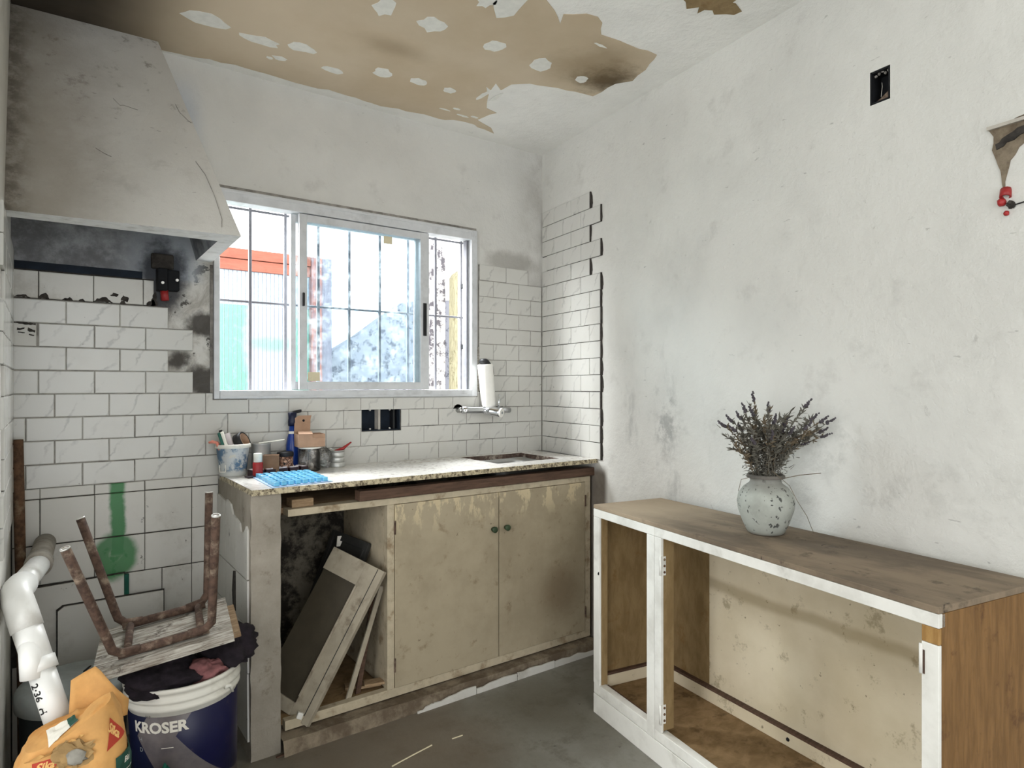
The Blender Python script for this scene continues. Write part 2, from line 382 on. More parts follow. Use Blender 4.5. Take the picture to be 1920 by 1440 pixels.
# painted pail: white plastic with smeared blue paint
g = G('pail_paint'); co = g.obj()
k = g.mix(g.step(g.noise(16, 6, .7, co), .44, .54), c(200, 204, 204), c(92, 122, 150))
p = g.xyz(co)
k = g.mix(g.step(p[2], .03, .012), k, c(200, 202, 198))
k = g.mix(g.mul(g.step(g.noise(26, 4, .6, co), .6, .66), .8), k, c(214, 210, 196))
g.out(k, .55, None, spec=.4)
# stone-picture label on the dark tin
g = G('brick_label'); co = g.obj(); p = g.xyz(co)
th = g.mth('ARCTAN2', p[1], p[0])
cb = g.n('ShaderNodeCombineXYZ'); g.put(g.mul(th, .029), cb.inputs[0]); g.put(p[2], cb.inputs[1])
v = g.voro(95, cb.outputs[0], 'DISTANCE_TO_EDGE')
vc = g.voro(95, cb.outputs[0])
k = g.mix(g.step(v[0], .04, .09), c(26, 20, 18), g.mix(g.xyz(vc['Color'])[0], c(206, 166, 140), c(112, 66, 50)))
g.out(k, .4, None, spec=.4)
# printed wrap of the big bucket: navy, grey chevron, blue
g = G('bucket_wrap'); co = g.obj(); p = g.xyz(co)
rt = (math.cos(R(27)), math.sin(R(27)), 0)        # direction across the printed front
x = g.mth('DIVIDE', g.vm('DOT_PRODUCT', co, (0.8905, -0.4550, 0)), .136)
dz = g.mth('ABSOLUTE', g.mth('SUBTRACT', p[2], .262))
left_edge = g.mth('ADD', -.62, g.mul(dz, 4.2))
right_edge = g.mth('ADD', .16, g.mul(dz, 5.0))
gl = g.mth('GREATER_THAN', x, left_edge); gr = g.mth('GREATER_THAN', x, right_edge)
k = g.mix(gl, c(18, 24, 54), g.mix(g.step(g.noise(16, 5, .6, co), .35, .7), c(112, 105, 105), c(92, 87, 90)))
k = g.mix(gr, k, c(12, 14, 58))
k = g.mix(g.mul(g.step(g.noise(22, 6, .7, co), .62, .70), .5), k, c(70, 58, 60))
g.out(k, .4, None, spec=.45)
# glass: thin panes
def thin_glass(name, tint, refl=.08, rough=.02, dirt=0., dcol=(1, 1, 1), back='ShaderNodeBsdfTranslucent'):
    g = G(name)
    tr = g.n('ShaderNodeBsdfTransparent'); tr.inputs[0].default_value = (*tint, 1)
    gl = g.n('ShaderNodeBsdfGlossy'); gl.inputs['Roughness'].default_value = rough
    fr = g.n('ShaderNodeFresnel'); fr.inputs[0].default_value = 1.35
    mx = g.n('ShaderNodeMixShader'); g.t.links.new(fr.outputs[0], mx.inputs[0])
    g.t.links.new(tr.outputs[0], mx.inputs[1]); g.t.links.new(gl.outputs[0], mx.inputs[2])
    last = mx.outputs[0]
    if dirt:
        df = g.n(back); df.inputs[0].default_value = (*dcol, 1)
        m2 = g.n('ShaderNodeMixShader')
        g.put(g.mul(g.step(g.noise(18, 6, .7), .45, .75), dirt), m2.inputs[0])
        g.t.links.new(last, m2.inputs[1]); g.t.links.new(df.outputs[0], m2.inputs[2]); last = m2.outputs[0]
    o = g.n('ShaderNodeOutputMaterial'); g.t.links.new(last, o.inputs[0]); MATS[name] = g.m
thin_glass('window_glass', (.90, .95, .97), dirt=.12)
thin_glass('clear_plastic', (.86, .84, .81), rough=.1, dirt=.75, dcol=(.56, .51, .46), back='ShaderNodeBsdfDiffuse')
thin_glass('clear_bag', (.93, .93, .92), rough=.15, dirt=.6, dcol=(.8, .8, .8), back='ShaderNodeBsdfDiffuse')
# yard
g = G('yard_wall'); n1 = g.noise(2, 6, .65); n2 = g.noise(14, 7, .75)
k = g.mix(n1, c(162, 162, 170), c(144, 146, 156))
k = g.mix(g.mul(g.step(n2, .50, .62), .9), k, c(84, 86, 98))
g.out(k, .9, None, spec=.2)
g = G('yard_mildew'); n2 = g.noise(13, 7, .75)
k = g.mix(g.mul(g.step(n2, .47, .57), .95), c(200, 196, 194), c(70, 66, 72))
g.out(k, .9, None, spec=.2)
wood('red_wood', c(136, 78, 62), c(148, 88, 72), .6, (2, 16, 16), c(100, 56, 46), .5)
wood('post_wood', c(160, 100, 84), c(124, 110, 116), .8, (20, 20, 2), c(110, 84, 90), .7)
wood('post_grey', c(132, 128, 138), c(112, 108, 120), .8, (20, 20, 2), c(104, 98, 110), .7)
wood('post_yellow', c(160, 154, 126), c(120, 114, 92), .85, (22, 22, 3), c(92, 86, 62), .9)
g = G('ribbed_green'); p = g.xyz(g.pos())
rib = g.mth('SINE', g.mul(p[0], 210.))
gx = g.mth('ADD', p[0], g.mul(g.mth('SUBTRACT', g.noise(3, 4, .6), .5), .30))
k = g.mix(g.mul(g.step(gx, -1.02, -.94), g.step(gx, -.62, -.70)), c(96, 142, 128), c(142, 152, 166))
k = g.mix(g.mul(g.blob((-.82, 2.0, 1.5), .03, .12, .1, 8, (.5, 0, 1.6)), .7), k, c(96, 142, 128))
k = g.mix(g.mul(g.step(g.noise(24, 6, .7), .5, .7), .35), k, c(150, 164, 184))
g.out(k, .4, (rib, .3, .004), spec=.4)
g = G('ribbed_white'); p = g.xyz(g.pos())
k = g.mix(g.step(g.noise(24, 6, .7), .4, .7), c(150, 162, 174), c(122, 136, 150))
g.out(k, .4, (g.mth('SINE', g.mul(p[0], 210.)), .3, .004), spec=.4)
simple('yard_floor', c(176, 174, 168), .9, var=.1, sc=4)
M = MATS

# ------------------------------------------------------------------ helpers: meshes and objects
class MB:
    def __init__(s): s.v = []; s.f = []
    def add(s, vs, fs):
        o = len(s.v); s.v += [tuple(v) for v in vs]; s.f += [tuple(i + o for i in f) for f in fs]; return s
    def box(s, x0, x1, y0, y1, z0, z1):
        return s.add([(x0, y0, z0), (x1, y0, z0), (x1, y1, z0), (x0, y1, z0), (x0, y0, z1), (x1, y0, z1), (x1, y1, z1), (x0, y1, z1)],
                     [(0, 3, 2, 1), (4, 5, 6, 7), (0, 1, 5, 4), (1, 2, 6, 5), (2, 3, 7, 6), (3, 0, 4, 7)])
    def hexa(s, p8):
        return s.add(p8, [(0, 3, 2, 1), (4, 5, 6, 7), (0, 1, 5, 4), (1, 2, 6, 5), (2, 3, 7, 6), (3, 0, 4, 7)])
    def obox(s, o, ax, ay, az):
        o, ax, ay, az = map(Vector, (o, ax, ay, az))
        return s.hexa([o, o + ax, o + ax + ay, o + ay, o + az, o + ax + az, o + ax + ay + az, o + ay + az])
    def tube(s, pts, r, n=8, hollow=0.0):
        pts = [Vector(p) for p in pts]; rs = r if hasattr(r, '__len__') else [r] * len(pts)
        rings = []; prev = None
        for i, p in enumerate(pts):
            t = (pts[min(i + 1, len(pts) - 1)] - pts[max(i - 1, 0)]).normalized()
            if prev is None:
                a = Vector((0, 0, 1)) if abs(t.z) < .9 else Vector((1, 0, 0))
                u = t.cross(a).normalized()
            else:
                u = (prev - t * prev.dot(t)).normalized()
            prev = u; v = t.cross(u)
            rings.append([p + (u * math.cos(2 * math.pi * k / n) + v * math.sin(2 * math.pi * k / n)) * rs[i] for k in range(n)])
        vs = [q for rg in rings for q in rg]; fs = []
        for i in range(len(pts) - 1):
            for k in range(n):
                a = i * n + k; b = i * n + (k + 1) % n
                fs.append((a, b, b + n, a + n))
        L = (len(pts) - 1) * n
        if not hollow: fs += [tuple(range(n - 1, -1, -1)), tuple(range(L, L + n))]
        else:
            tvec = [(pts[0] - pts[1]).normalized(), (pts[-1] - pts[-2]).normalized()]
            base = len(vs); dpt = min(rs[0] * 2.0, .45 * sum((q - p).length for p, q in zip(pts, pts[1:])))
            for e, (i0, cen) in enumerate(((0, pts[0]), (L, pts[-1]))):
                vs += [cen + (vs[i0 + k] - cen) * hollow for k in range(n)]
                vs += [cen + (vs[i0 + k] - cen) * hollow - tvec[e] * dpt for k in range(n)]
                b1 = base + e * 2 * n; b2 = b1 + n
                for k in range(n):
                    k2 = (k + 1) % n
                    fs.append((i0 + k, i0 + k2, b1 + k2, b1 + k)); fs.append((b1 + k, b1 + k2, b2 + k2, b2 + k))
                fs.append(tuple(b2 + k for k in range(n)))
        return s.add(vs, fs)
    def lathe(s, prof, n=24, ctr=(0, 0, 0), close=True):
        vs = []; fs = []
        for r, z in prof:
            vs += [(ctr[0] + r * math.cos(2 * math.pi * k / n), ctr[1] + r * math.sin(2 * math.pi * k / n), ctr[2] + z) for k in range(n)]
        for i in range(len(prof) - 1):
            for k in range(n):
                a = i * n + k; b = i * n + (k + 1) % n
                fs.append((a, b, b + n, a + n))
        if close:
            fs.append(tuple(range(n - 1, -1, -1))); L = (len(prof) - 1) * n; fs.append(tuple(range(L, L + n)))
        return s.add(vs, fs)
    def ball(s, ctr, r, nu=10, nv=6, scl=(1, 1, 1), amp=0., nsc=8., seed=0.):
        vs = []; fs = []
        for j in range(nv + 1):
            ph = math.pi * j / nv
            for i in range(nu):
                th = 2 * math.pi * i / nu
                d = Vector((math.sin(ph) * math.cos(th), math.sin(ph) * math.sin(th), math.cos(ph)))
                k = r * (1 + amp * mnoise.noise(d * nsc * .3 + Vector((seed, seed * 1.7, -seed))) + amp * .5 * mnoise.noise(d * nsc + Vector((seed, 3, 5))))
                vs.append((ctr[0] + d.x * k * scl[0], ctr[1] + d.y * k * scl[1], ctr[2] + d.z * k * scl[2]))
        for j in range(nv):
            for i in range(nu):
                i2 = (i + 1) % nu
                fs.append((j * nu + i, (j + 1) * nu + i, (j + 1) * nu + i2, j * nu + i2))
        return s.add(vs, fs)
    def grid(s, fn, nu, nv):
        vs = [fn(i / nu, j / nv) for j in range(nv + 1) for i in range(nu + 1)]
        fs = [(j * (nu + 1) + i, j * (nu + 1) + i + 1, (j + 1) * (nu + 1) + i + 1, (j + 1) * (nu + 1) + i) for j in range(nv) for i in range(nu)]
        return s.add(vs, fs)
    def prism(s, poly, d, to=lambda x, y, h: (x, y, h)):
        """extrude a 2-D outline from h=0 to h=d"""
        n = len(poly)
        vs = [to(x, y, 0) for x, y in poly] + [to(x, y, d) for x, y in poly]
        fs = [tuple(range(n - 1, -1, -1)), tuple(range(n, 2 * n))] + [(i, (i + 1) % n, n + (i + 1) % n, n + i) for i in range(n)]
        return s.add(vs, fs)
    def gridsolid(s, xs, zs, keep, y0, y1):
        """slab in the x-z plane made of cells; cells where keep(i,j) is False are left open"""
        nx, nz = len(xs) - 1, len(zs) - 1
        idx = {}
        def V(i, j, e):
            k = (i, j, e)
            if k not in idx: idx[k] = len(vs); vs.append((xs[i], y0 if e == 0 else y1, zs[j]))
            return idx[k]
        vs = []; fs = []
        K = lambda i, j: 0 <= i < nx and 0 <= j < nz and keep(i, j)
        for i in range(nx):
            for j in range(nz):
                if not K(i, j): continue
                fs.append((V(i, j, 0), V(i + 1, j, 0), V(i + 1, j + 1, 0), V(i, j + 1, 0)))
                fs.append((V(i, j, 1), V(i, j + 1, 1), V(i + 1, j + 1, 1), V(i + 1, j, 1)))
                if not K(i - 1, j): fs.append((V(i, j, 0), V(i, j + 1, 0), V(i, j + 1, 1), V(i, j, 1)))
                if not K(i + 1, j): fs.append((V(i + 1, j, 0), V(i + 1, j, 1), V(i + 1, j + 1, 1), V(i + 1, j + 1, 0)))
                if not K(i, j - 1): fs.append((V(i, j, 0), V(i, j, 1), V(i + 1, j, 1), V(i + 1, j, 0)))
                if not K(i, j + 1): fs.append((V(i, j + 1, 0), V(i + 1, j + 1, 0), V(i + 1, j + 1, 1), V(i, j + 1, 1)))
        return s.add(vs, fs)
    def mesh(s, name, mat, smooth=False, recalc=True):
        me = bpy.data.meshes.new(name); me.from_pydata(s.v, [], s.f)
        if recalc:
            bm = bmesh.new(); bm.from_mesh(me); bmesh.ops.recalc_face_normals(bm, faces=bm.faces); bm.to_mesh(me); bm.free()
        me.materials.append(M[mat] if isinstance(mat, str) else mat)
        if smooth: me.polygons.foreach_set('use_smooth', [True] * len(me.polygons))
        return me
    def build(s, name, mat, parent=None, smooth=False, bevel=0., world=False, angle=None):
        o = bpy.data.objects.new(name, s.mesh(name, mat, smooth)); COL.objects.link(o)
        put(o, parent, world)
        if bevel:
            m = o.modifiers.new('bevel', 'BEVEL'); m.width = bevel; m.segments = 2; m.limit_method = 'ANGLE'
        return o
def wm(o):
    if o.parent is None: return o.matrix_basis.copy()
    return wm(o.parent) @ o.matrix_parent_inverse @ o.matrix_basis
def put(o, parent, world=False):
    if parent is not None:
        o.parent = parent
        if world: o.matrix_parent_inverse = wm(parent).inverted()
def tag(o, label, cat, group=None):
    o['label'] = label; o['category'] = cat
    if group: o['group'] = group
    return o
def struct(o): o['kind'] = 'structure'; return o
def thing(name, label, cat, loc=(0, 0, 0), rz=0., rot=None, group=None):
    o = bpy.data.objects.new(name, None); COL.objects.link(o); o.empty_display_size = .05
    o.location = loc; o.rotation_euler = rot if rot else (0, 0, rz)
    return tag(o, label, cat, group)
def bars(name, mat, parent, x0, x1, y0, y1, z0, z1, bevel=.0015, world=True):
    return MB().box(x0, x1, y0, y1, z0, z1).build(name, mat, parent, bevel=bevel, world=world)
def text_geo(body, size, bold=0.0):
    cu = bpy.data.curves.new('t', 'FONT'); cu.body = body; cu.size = size; cu.align_x = 'CENTER'; cu.align_y = 'CENTER'
    cu.offset = bold; cu.resolution_u = 3
    ob = bpy.data.objects.new('t', cu); COL.objects.link(ob)
    dg = bpy.context.evaluated_depsgraph_get(); me = bpy.data.meshes.new_from_object(ob.evaluated_get(dg))
    vs = [tuple(v.co) for v in me.vertices]; fs = [tuple(p.vertices) for p in me.polygons]
    bpy.data.objects.remove(ob); bpy.data.curves.remove(cu); bpy.data.meshes.remove(me)
    return vs, fs
def text_on(name, body, size, mat, parent, fn, bold=0.0, world=True):
    """lettering laid on a surface: fn(x, y) -> point"""
    vs, fs = text_geo(body, size, bold)
    b = MB(); b.add([fn(v[0], v[1]) for v in vs], fs)
    o = bpy.data.objects.new(name, b.mesh(name, mat, recalc=False)); COL.objects.link(o); put(o, parent, world); return o

# ------------------------------------------------------------------ room shell
H = 2.413
WL = -2.194                                   # left wall plane
PH = .0775                                    # course height of the small tiles
ZB = 1.180                                    # a course line
WX0, WX1, WZ0, WZ1 = -1.593, -.413, 1.156, 1.957
SX0, SX1, SZ0, SZ1 = -1.004, -.819, 1.009, 1.109
xs = [-2.6, SX0 - .59, WX0 + .006, SX0, SX1, WX1 - .006, .25]
xs = sorted(set(xs)); zs = [-.1, SZ0, SZ1, WZ0 + .006, WZ1 - .006, 2.6]
def keepb(i, j):
    xm = (xs[i] + xs[i + 1]) / 2; zm = (zs[j] + zs[j + 1]) / 2
    if WX0 < xm < WX1 and WZ0 < zm < WZ1: return False
    return not (SX0 < xm < SX1 and SZ0 < zm < SZ1)
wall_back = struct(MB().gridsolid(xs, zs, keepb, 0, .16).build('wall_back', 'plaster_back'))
ANG = math.atan2(-.9925, -.1225)
RW = Vector((-.1225, -.9925, 0)).normalized(); RN = Vector((-RW.y, RW.x, 0))
def rpt(s, y, z): q = RW * s + RN * y; return (q.x, q.y, z)
PX0, PX1, PZ0, PZ1 = 1.760, 1.817, 2.000, 2.094
CX0, CX1, CZ0, CZ1 = 2.10, 2.22, 1.64, 1.80
xs2 = [-.2, PX0, PX1, 5.2]; zs2 = [-.1, PZ0, PZ1, 2.6]
wall_right = struct(MB().gridsolid(xs2, zs2, lambda i, j: not (i == 1 and j == 1), 0, .16).build('wall_right', 'plaster_right'))
wall_right.rotation_euler = (0, 0, ANG)
wall_left = struct(MB().box(-.74, .05, 0, .14, -.1, 2.6).build('wall_left', 'plaster_left'))
wall_left.location = (WL, 0, 0); wall_left.rotation_euler = (0, 0, R(90))
floor = struct(MB().box(-5, .8, -5.2, .16, -.1, 0).build('floor', 'floor_concrete'))
ceiling = struct(MB().box(-5, .8, -5.2, .16, H, H + .15).build('ceiling', 'ceiling_paint'))
# the part of the house behind the camera: side passage with a wide opening, rear wall with a doorway
struct(MB().box(-4.8, WL - .14, -.74, -.60, 0, H).build('wall_passage', 'plaster_left'))
zz = [0, .25, 2.25, H]; yy = [-5.0, -3.55, -1.55, -.6]
b = MB().gridsolid(yy, zz, lambda i, j: not (i == 1 and j == 1), 0, .14)
ws = struct(b.build('wall_side', 'plaster_left')); ws.location = (-4.66, 0, 0); ws.rotation_euler = (0, 0, R(90))
xx = [-4.8, -3.3, -1.1, 0.2]; zz = [0, .05, 2.35, H]
wr = struct(MB().gridsolid(xx, zz, lambda i, j: not (i == 1 and j == 1), 0, .14).build('wall_rear', 'plaster_left')); wr.location = (0, -5.0, 0)

# ------------------------------------------------------------------ ceiling finish: bare drywall, filler spots
def ragged(pts, amp, step, seed):
    rnd = random.Random(seed); out = []
    for (x0, y0), (x1, y1) in zip(pts, pts[1:] + pts[:1]):
        L = math.hypot(x1 - x0, y1 - y0); n = max(1, int(L / step))
        for k in range(n):
            t = k / n; j = amp if k else amp * .3
            out.append((x0 + (x1 - x0) * t + rnd.uniform(-j, j), y0 + (y1 - y0) * t + rnd.uniform(-j, j)))
    return out
dry = [(-2.19, -.012), (-1.755, -.014), (-1.616, -.05), (-1.496, -.055), (-1.344, -.053), (-1.135, -.068), (-.981, -.056), (-.784, -.08), (-.676, -.09),
       (-.541, -.128), (-.436, -.112), (-.375, -.094), (-.42, -.14), (-.525, -.179), (-.497, -.291), (-.556, -.302), (-.60, -.38), (-.672, -.47), (-.639, -.457), (-.653, -.515),
       (-.605, -.482), (-.599, -.545), (-.545, -.594), (-.394, -.637), (-.263, -.662), (-.269, -.797), (-.232, -.851), (-.258, -.944), (-.307, -1.044), (-.436, -1.03),
       (-.562, -1.019), (-.645, -1.092), (-.691, -1.084), (-.75, -1.034), (-.721, -.987), (-.782, -1.032), (-.841, -1.06), (-.90, -1.25), (-1.1, -1.4), (-1.6, -1.55), (-2.19, -1.6)]
dw = MB().prism(ragged(dry, .008, .035, 3), .0016, lambda x, y, h: (x, y, H - .0004 - h)).build('drywall_patch', 'drywall', ceiling, world=True)
spots = [(-1.68, -.318, .075, .055), (-1.501, -.293, .07, .038), (-1.367, -.33, .05, .042), (-1.409, -.208, .028, .02), (-1.214, -.237, .045, .032), (-1.056, -.333, .04, .042),
         (-.912, -.348, .036, .036), (-.774, -.358, .032, .034), (-1.233, -.73, .036, .07), (-1.062, -.733, .052, .06), (-.82, -.745, .038, .05), (-.603, -.741, .048, .06), (-.403, -.743, .028, .036),
         (-1.44, -.19, .014, .012), (-.92, -.97, .05, .09), (-.99, -.95, .03, .05), (-.64, -.40, .012, .07), (-.585, -.42, .012, .06), (-.66, -.225, .02, .012), (-.70, -.19, .03, .008), (-.60, -.18, .03, .01), (-.55, -.20, .02, .012), (-.52, -.97, .03, .008)]
for i, (x, y, rx, ry) in enumerate(spots):
    rnd = random.Random(i); n = 13
    poly = []
    for k in range(n):
        a = 2 * math.pi * k / n; q = rnd.uniform(.72, 1.12)
        poly.append((x + rx * q * math.cos(a), y + ry * .8 * q * math.sin(a)))
    MB().prism(poly, .0012, lambda px, py, h: (px, py, H - .0022 - h)).build('filler_spot', 'filler', ceiling, world=True)
MB().prism(ragged([(-.36, -1.42), (-.30, -1.36), (-.40, -1.30), (-.52, -1.33), (-.50, -1.45), (-.42, -1.5)], .02, .02, 8), .0014, lambda x, y, h: (x, y, H - .0004 - h)).build('bare_crust', 'wood_and_shade', ceiling, world=True)

# ------------------------------------------------------------------ tiles
TL, TH, TT = .1506, .0750, .008
def tile_mesh(w, h, t=TT, mat='tile_marble'):
    ch = .0022; b = MB()
    b.add([(0, 0, 0), (w, 0, 0), (w, 0, h), (0, 0, h), (0, -t + .0016, 0), (w, -t + .0016, 0), (w, -t + .0016, h), (0, -t + .0016, h),
           (ch, -t, ch), (w - ch, -t, ch), (w - ch, -t, h - ch), (ch, -t, h - ch)],
          [(0, 3, 2, 1), (8, 9, 10, 11), (4, 5, 9, 8), (5, 6, 10, 9), (6, 7, 11, 10), (7, 4, 8, 11), (0, 1, 5, 4), (1, 2, 6, 5), (2, 3, 7, 6), (3, 0, 4, 7)])
    return b.mesh('tile', mat)
TCACHE = {}
def tile(parent, x0, x1, z0, z1, mat='tile_marble', t=TT):
    w_, h_ = round(x1 - x0, 3), round(z1 - z0, 3)
    if w_ < .008 or h_ < .008: return
    k = (w_, h_, mat, t)
    if k not in TCACHE: TCACHE[k] = tile_mesh(w_, h_, t, mat)
    o = bpy.data.objects.new('tile', TCACHE[k]); COL.objects.link(o); o.parent = parent
    o.location = (x0 + random.uniform(-.0004, .0004), random.uniform(-.0006, .0003), z0 + random.uniform(-.0004, .0004))
    o.rotation_euler = (random.uniform(-.002, .002), random.uniform(-.0018, .0018), random.uniform(-.003, .003))
    return o
def tile_cut(parent, x0, x1, z0, z1, hole, mat='tile_marble'):
    """tile with a rectangular notch cut out of it"""
    hx0, hx1, hz0, hz1 = hole
    if x1 <= hx0 or x0 >= hx1 or z1 <= hz0 or z0 >= hz1: return tile(parent, x0, x1, z0, z1, mat)
    X = sorted({x0, x1, *[v for v in (hx0, hx1) if x0 < v < x1]}); Z = sorted({z0, z1, *[v for v in (hz0, hz1) if z0 < v < z1]})
    keep = lambda i, j: not (hx0 < (X[i] + X[i + 1]) / 2 < hx1 and hz0 < (Z[j] + Z[j + 1]) / 2 < hz1)
    if not any(keep(i, j) for i in range(len(X) - 1) for j in range(len(Z) - 1)): return
    b = MB().gridsolid([v - x0 for v in X], [v - z0 for v in Z], keep, -TT, 0)
    o = bpy.data.objects.new('tile', b.mesh('tile', mat)); COL.objects.link(o); o.parent = parent; o.location = (x0, 0, z0)
    return o
J = .0024
UX = lambda u: -(13.5876 - u) * .15306
WIN = (WX0 - .004, WX1 + .004, WZ0 - .004, WZ1)
SOC = (SX0 - .002, SX1 + .002, SZ0 - .002, SZ1 + .002)
def course(parent, z, joints, mat='tile_marble', h=TH, hole=None):
    for a, b_ in zip(joints, joints[1:]):
        if hole and not (b_ <= hole[0] or a >= hole[1] or z + h <= hole[2] or z >= hole[3]): tile_cut(parent, a + J / 2, b_ - J / 2, z, z + h, hole, mat)
        else: tile(parent, a + J / 2, b_ - J / 2, z, z + h, mat)
for k in range(-4, 0):
    z = ZB + k * PH; off = 0 if k % 2 else .5
    js = [WL + .002] + [UX(i - off) for i in range(0, 15) if WL + .02 < UX(i - off) < -.02] + [-.010]
    course(wall_back, z, js, hole=WIN if k == -1 else SOC)
    # the course the socket box reaches into as well
for o in list(wall_back.children): pass
for k in range(0, 8):
    z = ZB + k * PH
    js = ([-.400, -.315, -.1585, -.010] if k % 2 == 0 else [-.400, -.237, -.0825, -.010])
    if k == 7: js = [-.398, -.237, -.0985]
    course(wall_back, z, js)
for k, js in ((0, [WL + .002, -2.123, -1.969, -1.817, -1.664]), (1, [WL + .002, -2.049, -1.895, -1.745]), (2, [-2.123, -1.969, -1.817, -1.664]), (3, [WL + .002, -2.049, -1.895, -1.745])):
    course(wall_back, ZB + k * PH, js)
tile(wall_back, WL + .003, -2.128, ZB + 2 * PH, ZB + 2 * PH + .074, 'tile_old', .0078)
course(wall_back, ZB + 4 * PH + .003, [WL + .002, -2.123, -1.972, -1.824, -1.790], 'tile_old', .088)
def smear(pts, amp, sd, y=-.0085):
    MB().prism(ragged(pts, amp, .006, sd), .0008, lambda x, z, h: (x, y - h, z)).build('mortar_smear', 'adhesive', wall_back)
zt_ = ZB + 2 * PH
smear([(-2.178, zt_ + .050), (-2.160, zt_ + .054), (-2.158, zt_ + .060), (-2.178, zt_ + .058)], .002, 1)
smear([(-2.152, zt_ + .050), (-2.132, zt_ + .044), (-2.131, zt_ + .052), (-2.150, zt_ + .060)], .002, 2)
smear([(-2.176, zt_ + .042), (-2.158, zt_ + .041), (-2.158, zt_ + .044), (-2.176, zt_ + .046)], .001, 3)
smear([(-2.148, zt_ + .036), (-2.134, zt_ + .033), (-2.134, zt_ + .036), (-2.147, zt_ + .040)], .001, 4)
smear([(-2.190, zt_ + .072), (-2.130, zt_ + .068), (-2.130, zt_ + .075), (-2.190, zt_ + .076)], .002, 5)
z4_ = ZB + 4 * PH + .002
for i_, (x_, w_, h_) in enumerate(((-2.165, .045, .010), (-2.108, .03, .020), (-2.045, .03, .010), (-2.005, .02, .008), (-1.945, .06, .018), (-1.885, .02, .012), (-1.80, .03, .022), (-1.79, .02, .05))):
    smear([(x_ - w_ / 2, z4_), (x_ + w_ / 2, z4_), (x_ + w_ * .2, z4_ + h_), (x_ - w_ * .25, z4_ + h_ * .7)], .003, 20 + i_)
smear([(-1.925, z4_ + .026), (-1.905, z4_ + .022), (-1.898, z4_ + .032), (-1.915, z4_ + .036)], .002, 40)
smear([(-1.892, z4_ + .012), (-1.872, z4_ + .006), (-1.868, z4_ + .022), (-1.885, z4_ + .030)], .002, 41)
# old square tiles under the small ones
for z0, z1 in ((.8355, .8675), (.684, .832), (.553, .6805)):
    course(wall_back, z0, [WL + .002, -2.119, -1.969, -1.819, -1.668, -1.577], 'tile_old', z1 - z0)
for z0, z1, js in ((.30, .5495, [-1.93, -1.765, -1.668, -1.577]), (.0, .297, [WL + .002, -2.0, -1.765, -1.577])):
    course(wall_back, z0, js, 'tile_old', z1 - z0)
# tile bed seen in the joints
bed = MB()
for x0, x1, z0, z1 in ((WL, -.008, .868, ZB - .03), (WL, -1.596, ZB - .03, ZB), (-.402, -.008, ZB - .03, ZB + 7 * PH), (-.4, -.099, ZB + 7 * PH, ZB + 8 * PH - .003), (WL, -1.664, ZB, ZB + PH), (WL, -1.745, ZB + PH, ZB + 2 * PH),
                       (WL, -1.664, ZB + 2 * PH, ZB + 3 * PH), (WL, -1.745, ZB + 3 * PH, ZB + 4 * PH)):
    X = sorted({x0, x1, *[v for v in (SX0, SX1) if x0 < v < x1]}); Z = sorted({z0, z1, *[v for v in (SZ0, SZ1) if z0 < v < z1]})
    bed.gridsolid(X, Z, lambda i, j: not (SX0 < (X[i] + X[i + 1]) / 2 < SX1 and SZ0 < (Z[j] + Z[j + 1]) / 2 < SZ1), -.0066, .001)
bed.build('tile_bed', 'grout_grey', wall_back)
bed2 = MB().box(WL, -1.79, -.002, .001, ZB + 4 * PH, 1.586).box(WL, -1.577, -.0045, .001, 0, .868)
bed2.build('tile_bed', 'adhesive', wall_back)
MB().box(WL + .006, -1.826, -.004, .004, 1.586, 1.611).build('black_slot', 'blue_black', wall_back)
# right wall
rb = MB(); rnd = random.Random(5)
A = [.009, .121, .274, .427]; B = [.009, .0505, .2035, .3568, .5095]
for k in range(-4, 12):
    z = ZB + k * PH
    if k % 2:
        js = A + ([.5075] if k <= 5 else [])
    else:
        js = B[1:] if k == 8 else B
    course(wall_right, z, js)
    e = js[-1] + rnd.uniform(.003, .016)
    rb.add([(js[0], -.0035, z - .002), (js[-1] + .004, -.0035, z - .002), (e, -.0035, z + .02), (js[-1] + rnd.uniform(.003, .014), -.0035, z + .055), (js[-1] + .005, -.0035, z + .0765), (js[0], -.0035, z + .0765),
            (js[0], .001, z - .002), (e, .001, z - .002), (e + .003, .001, z + .02), (e, .001, z + .055), (js[-1] + .006, .001, z + .0765), (js[0], .001, z + .0765)],
           [(0, 1, 2, 3, 4, 5), (1, 7, 8, 2), (2, 8, 9, 3), (3, 9, 10, 4), (4, 10, 11, 5), (0, 6, 7, 1), (5, 11, 6, 0)])
rb.build('tile_bed', 'adhesive', wall_right)
# thick dark adhesive edge standing proud along the open end of the tiles
ed = MB()
for k in range(-4, 12):
    z = ZB + k * PH; e = (.5075 if k <= 5 else .427) if k % 2 else .5095
    ed.box(e + .001, e + rnd.uniform(.004, .008), -.0075, .0, z - .001, z + .0765)
ed.build('adhesive_edge', 'adhesive', wall_right)
# left wall
for k in range(-5, 6):
    z = ZB + k * PH; end = -.605 if k % 3 == 0 or k == -2 else -.688
    j0 = -.153 if k % 2 else -.0765
    js = [-.009] ; q = j0
    while q > end + .02: js.append(q); q -= .153
    js.append(end); js = js[::-1]
    course(wall_left, z, js)
MB().box(-.60, -.001, -.0058, .001, ZB - 5 * PH, ZB + 6 * PH).build('tile_bed', 'grout_grey', wall_left)
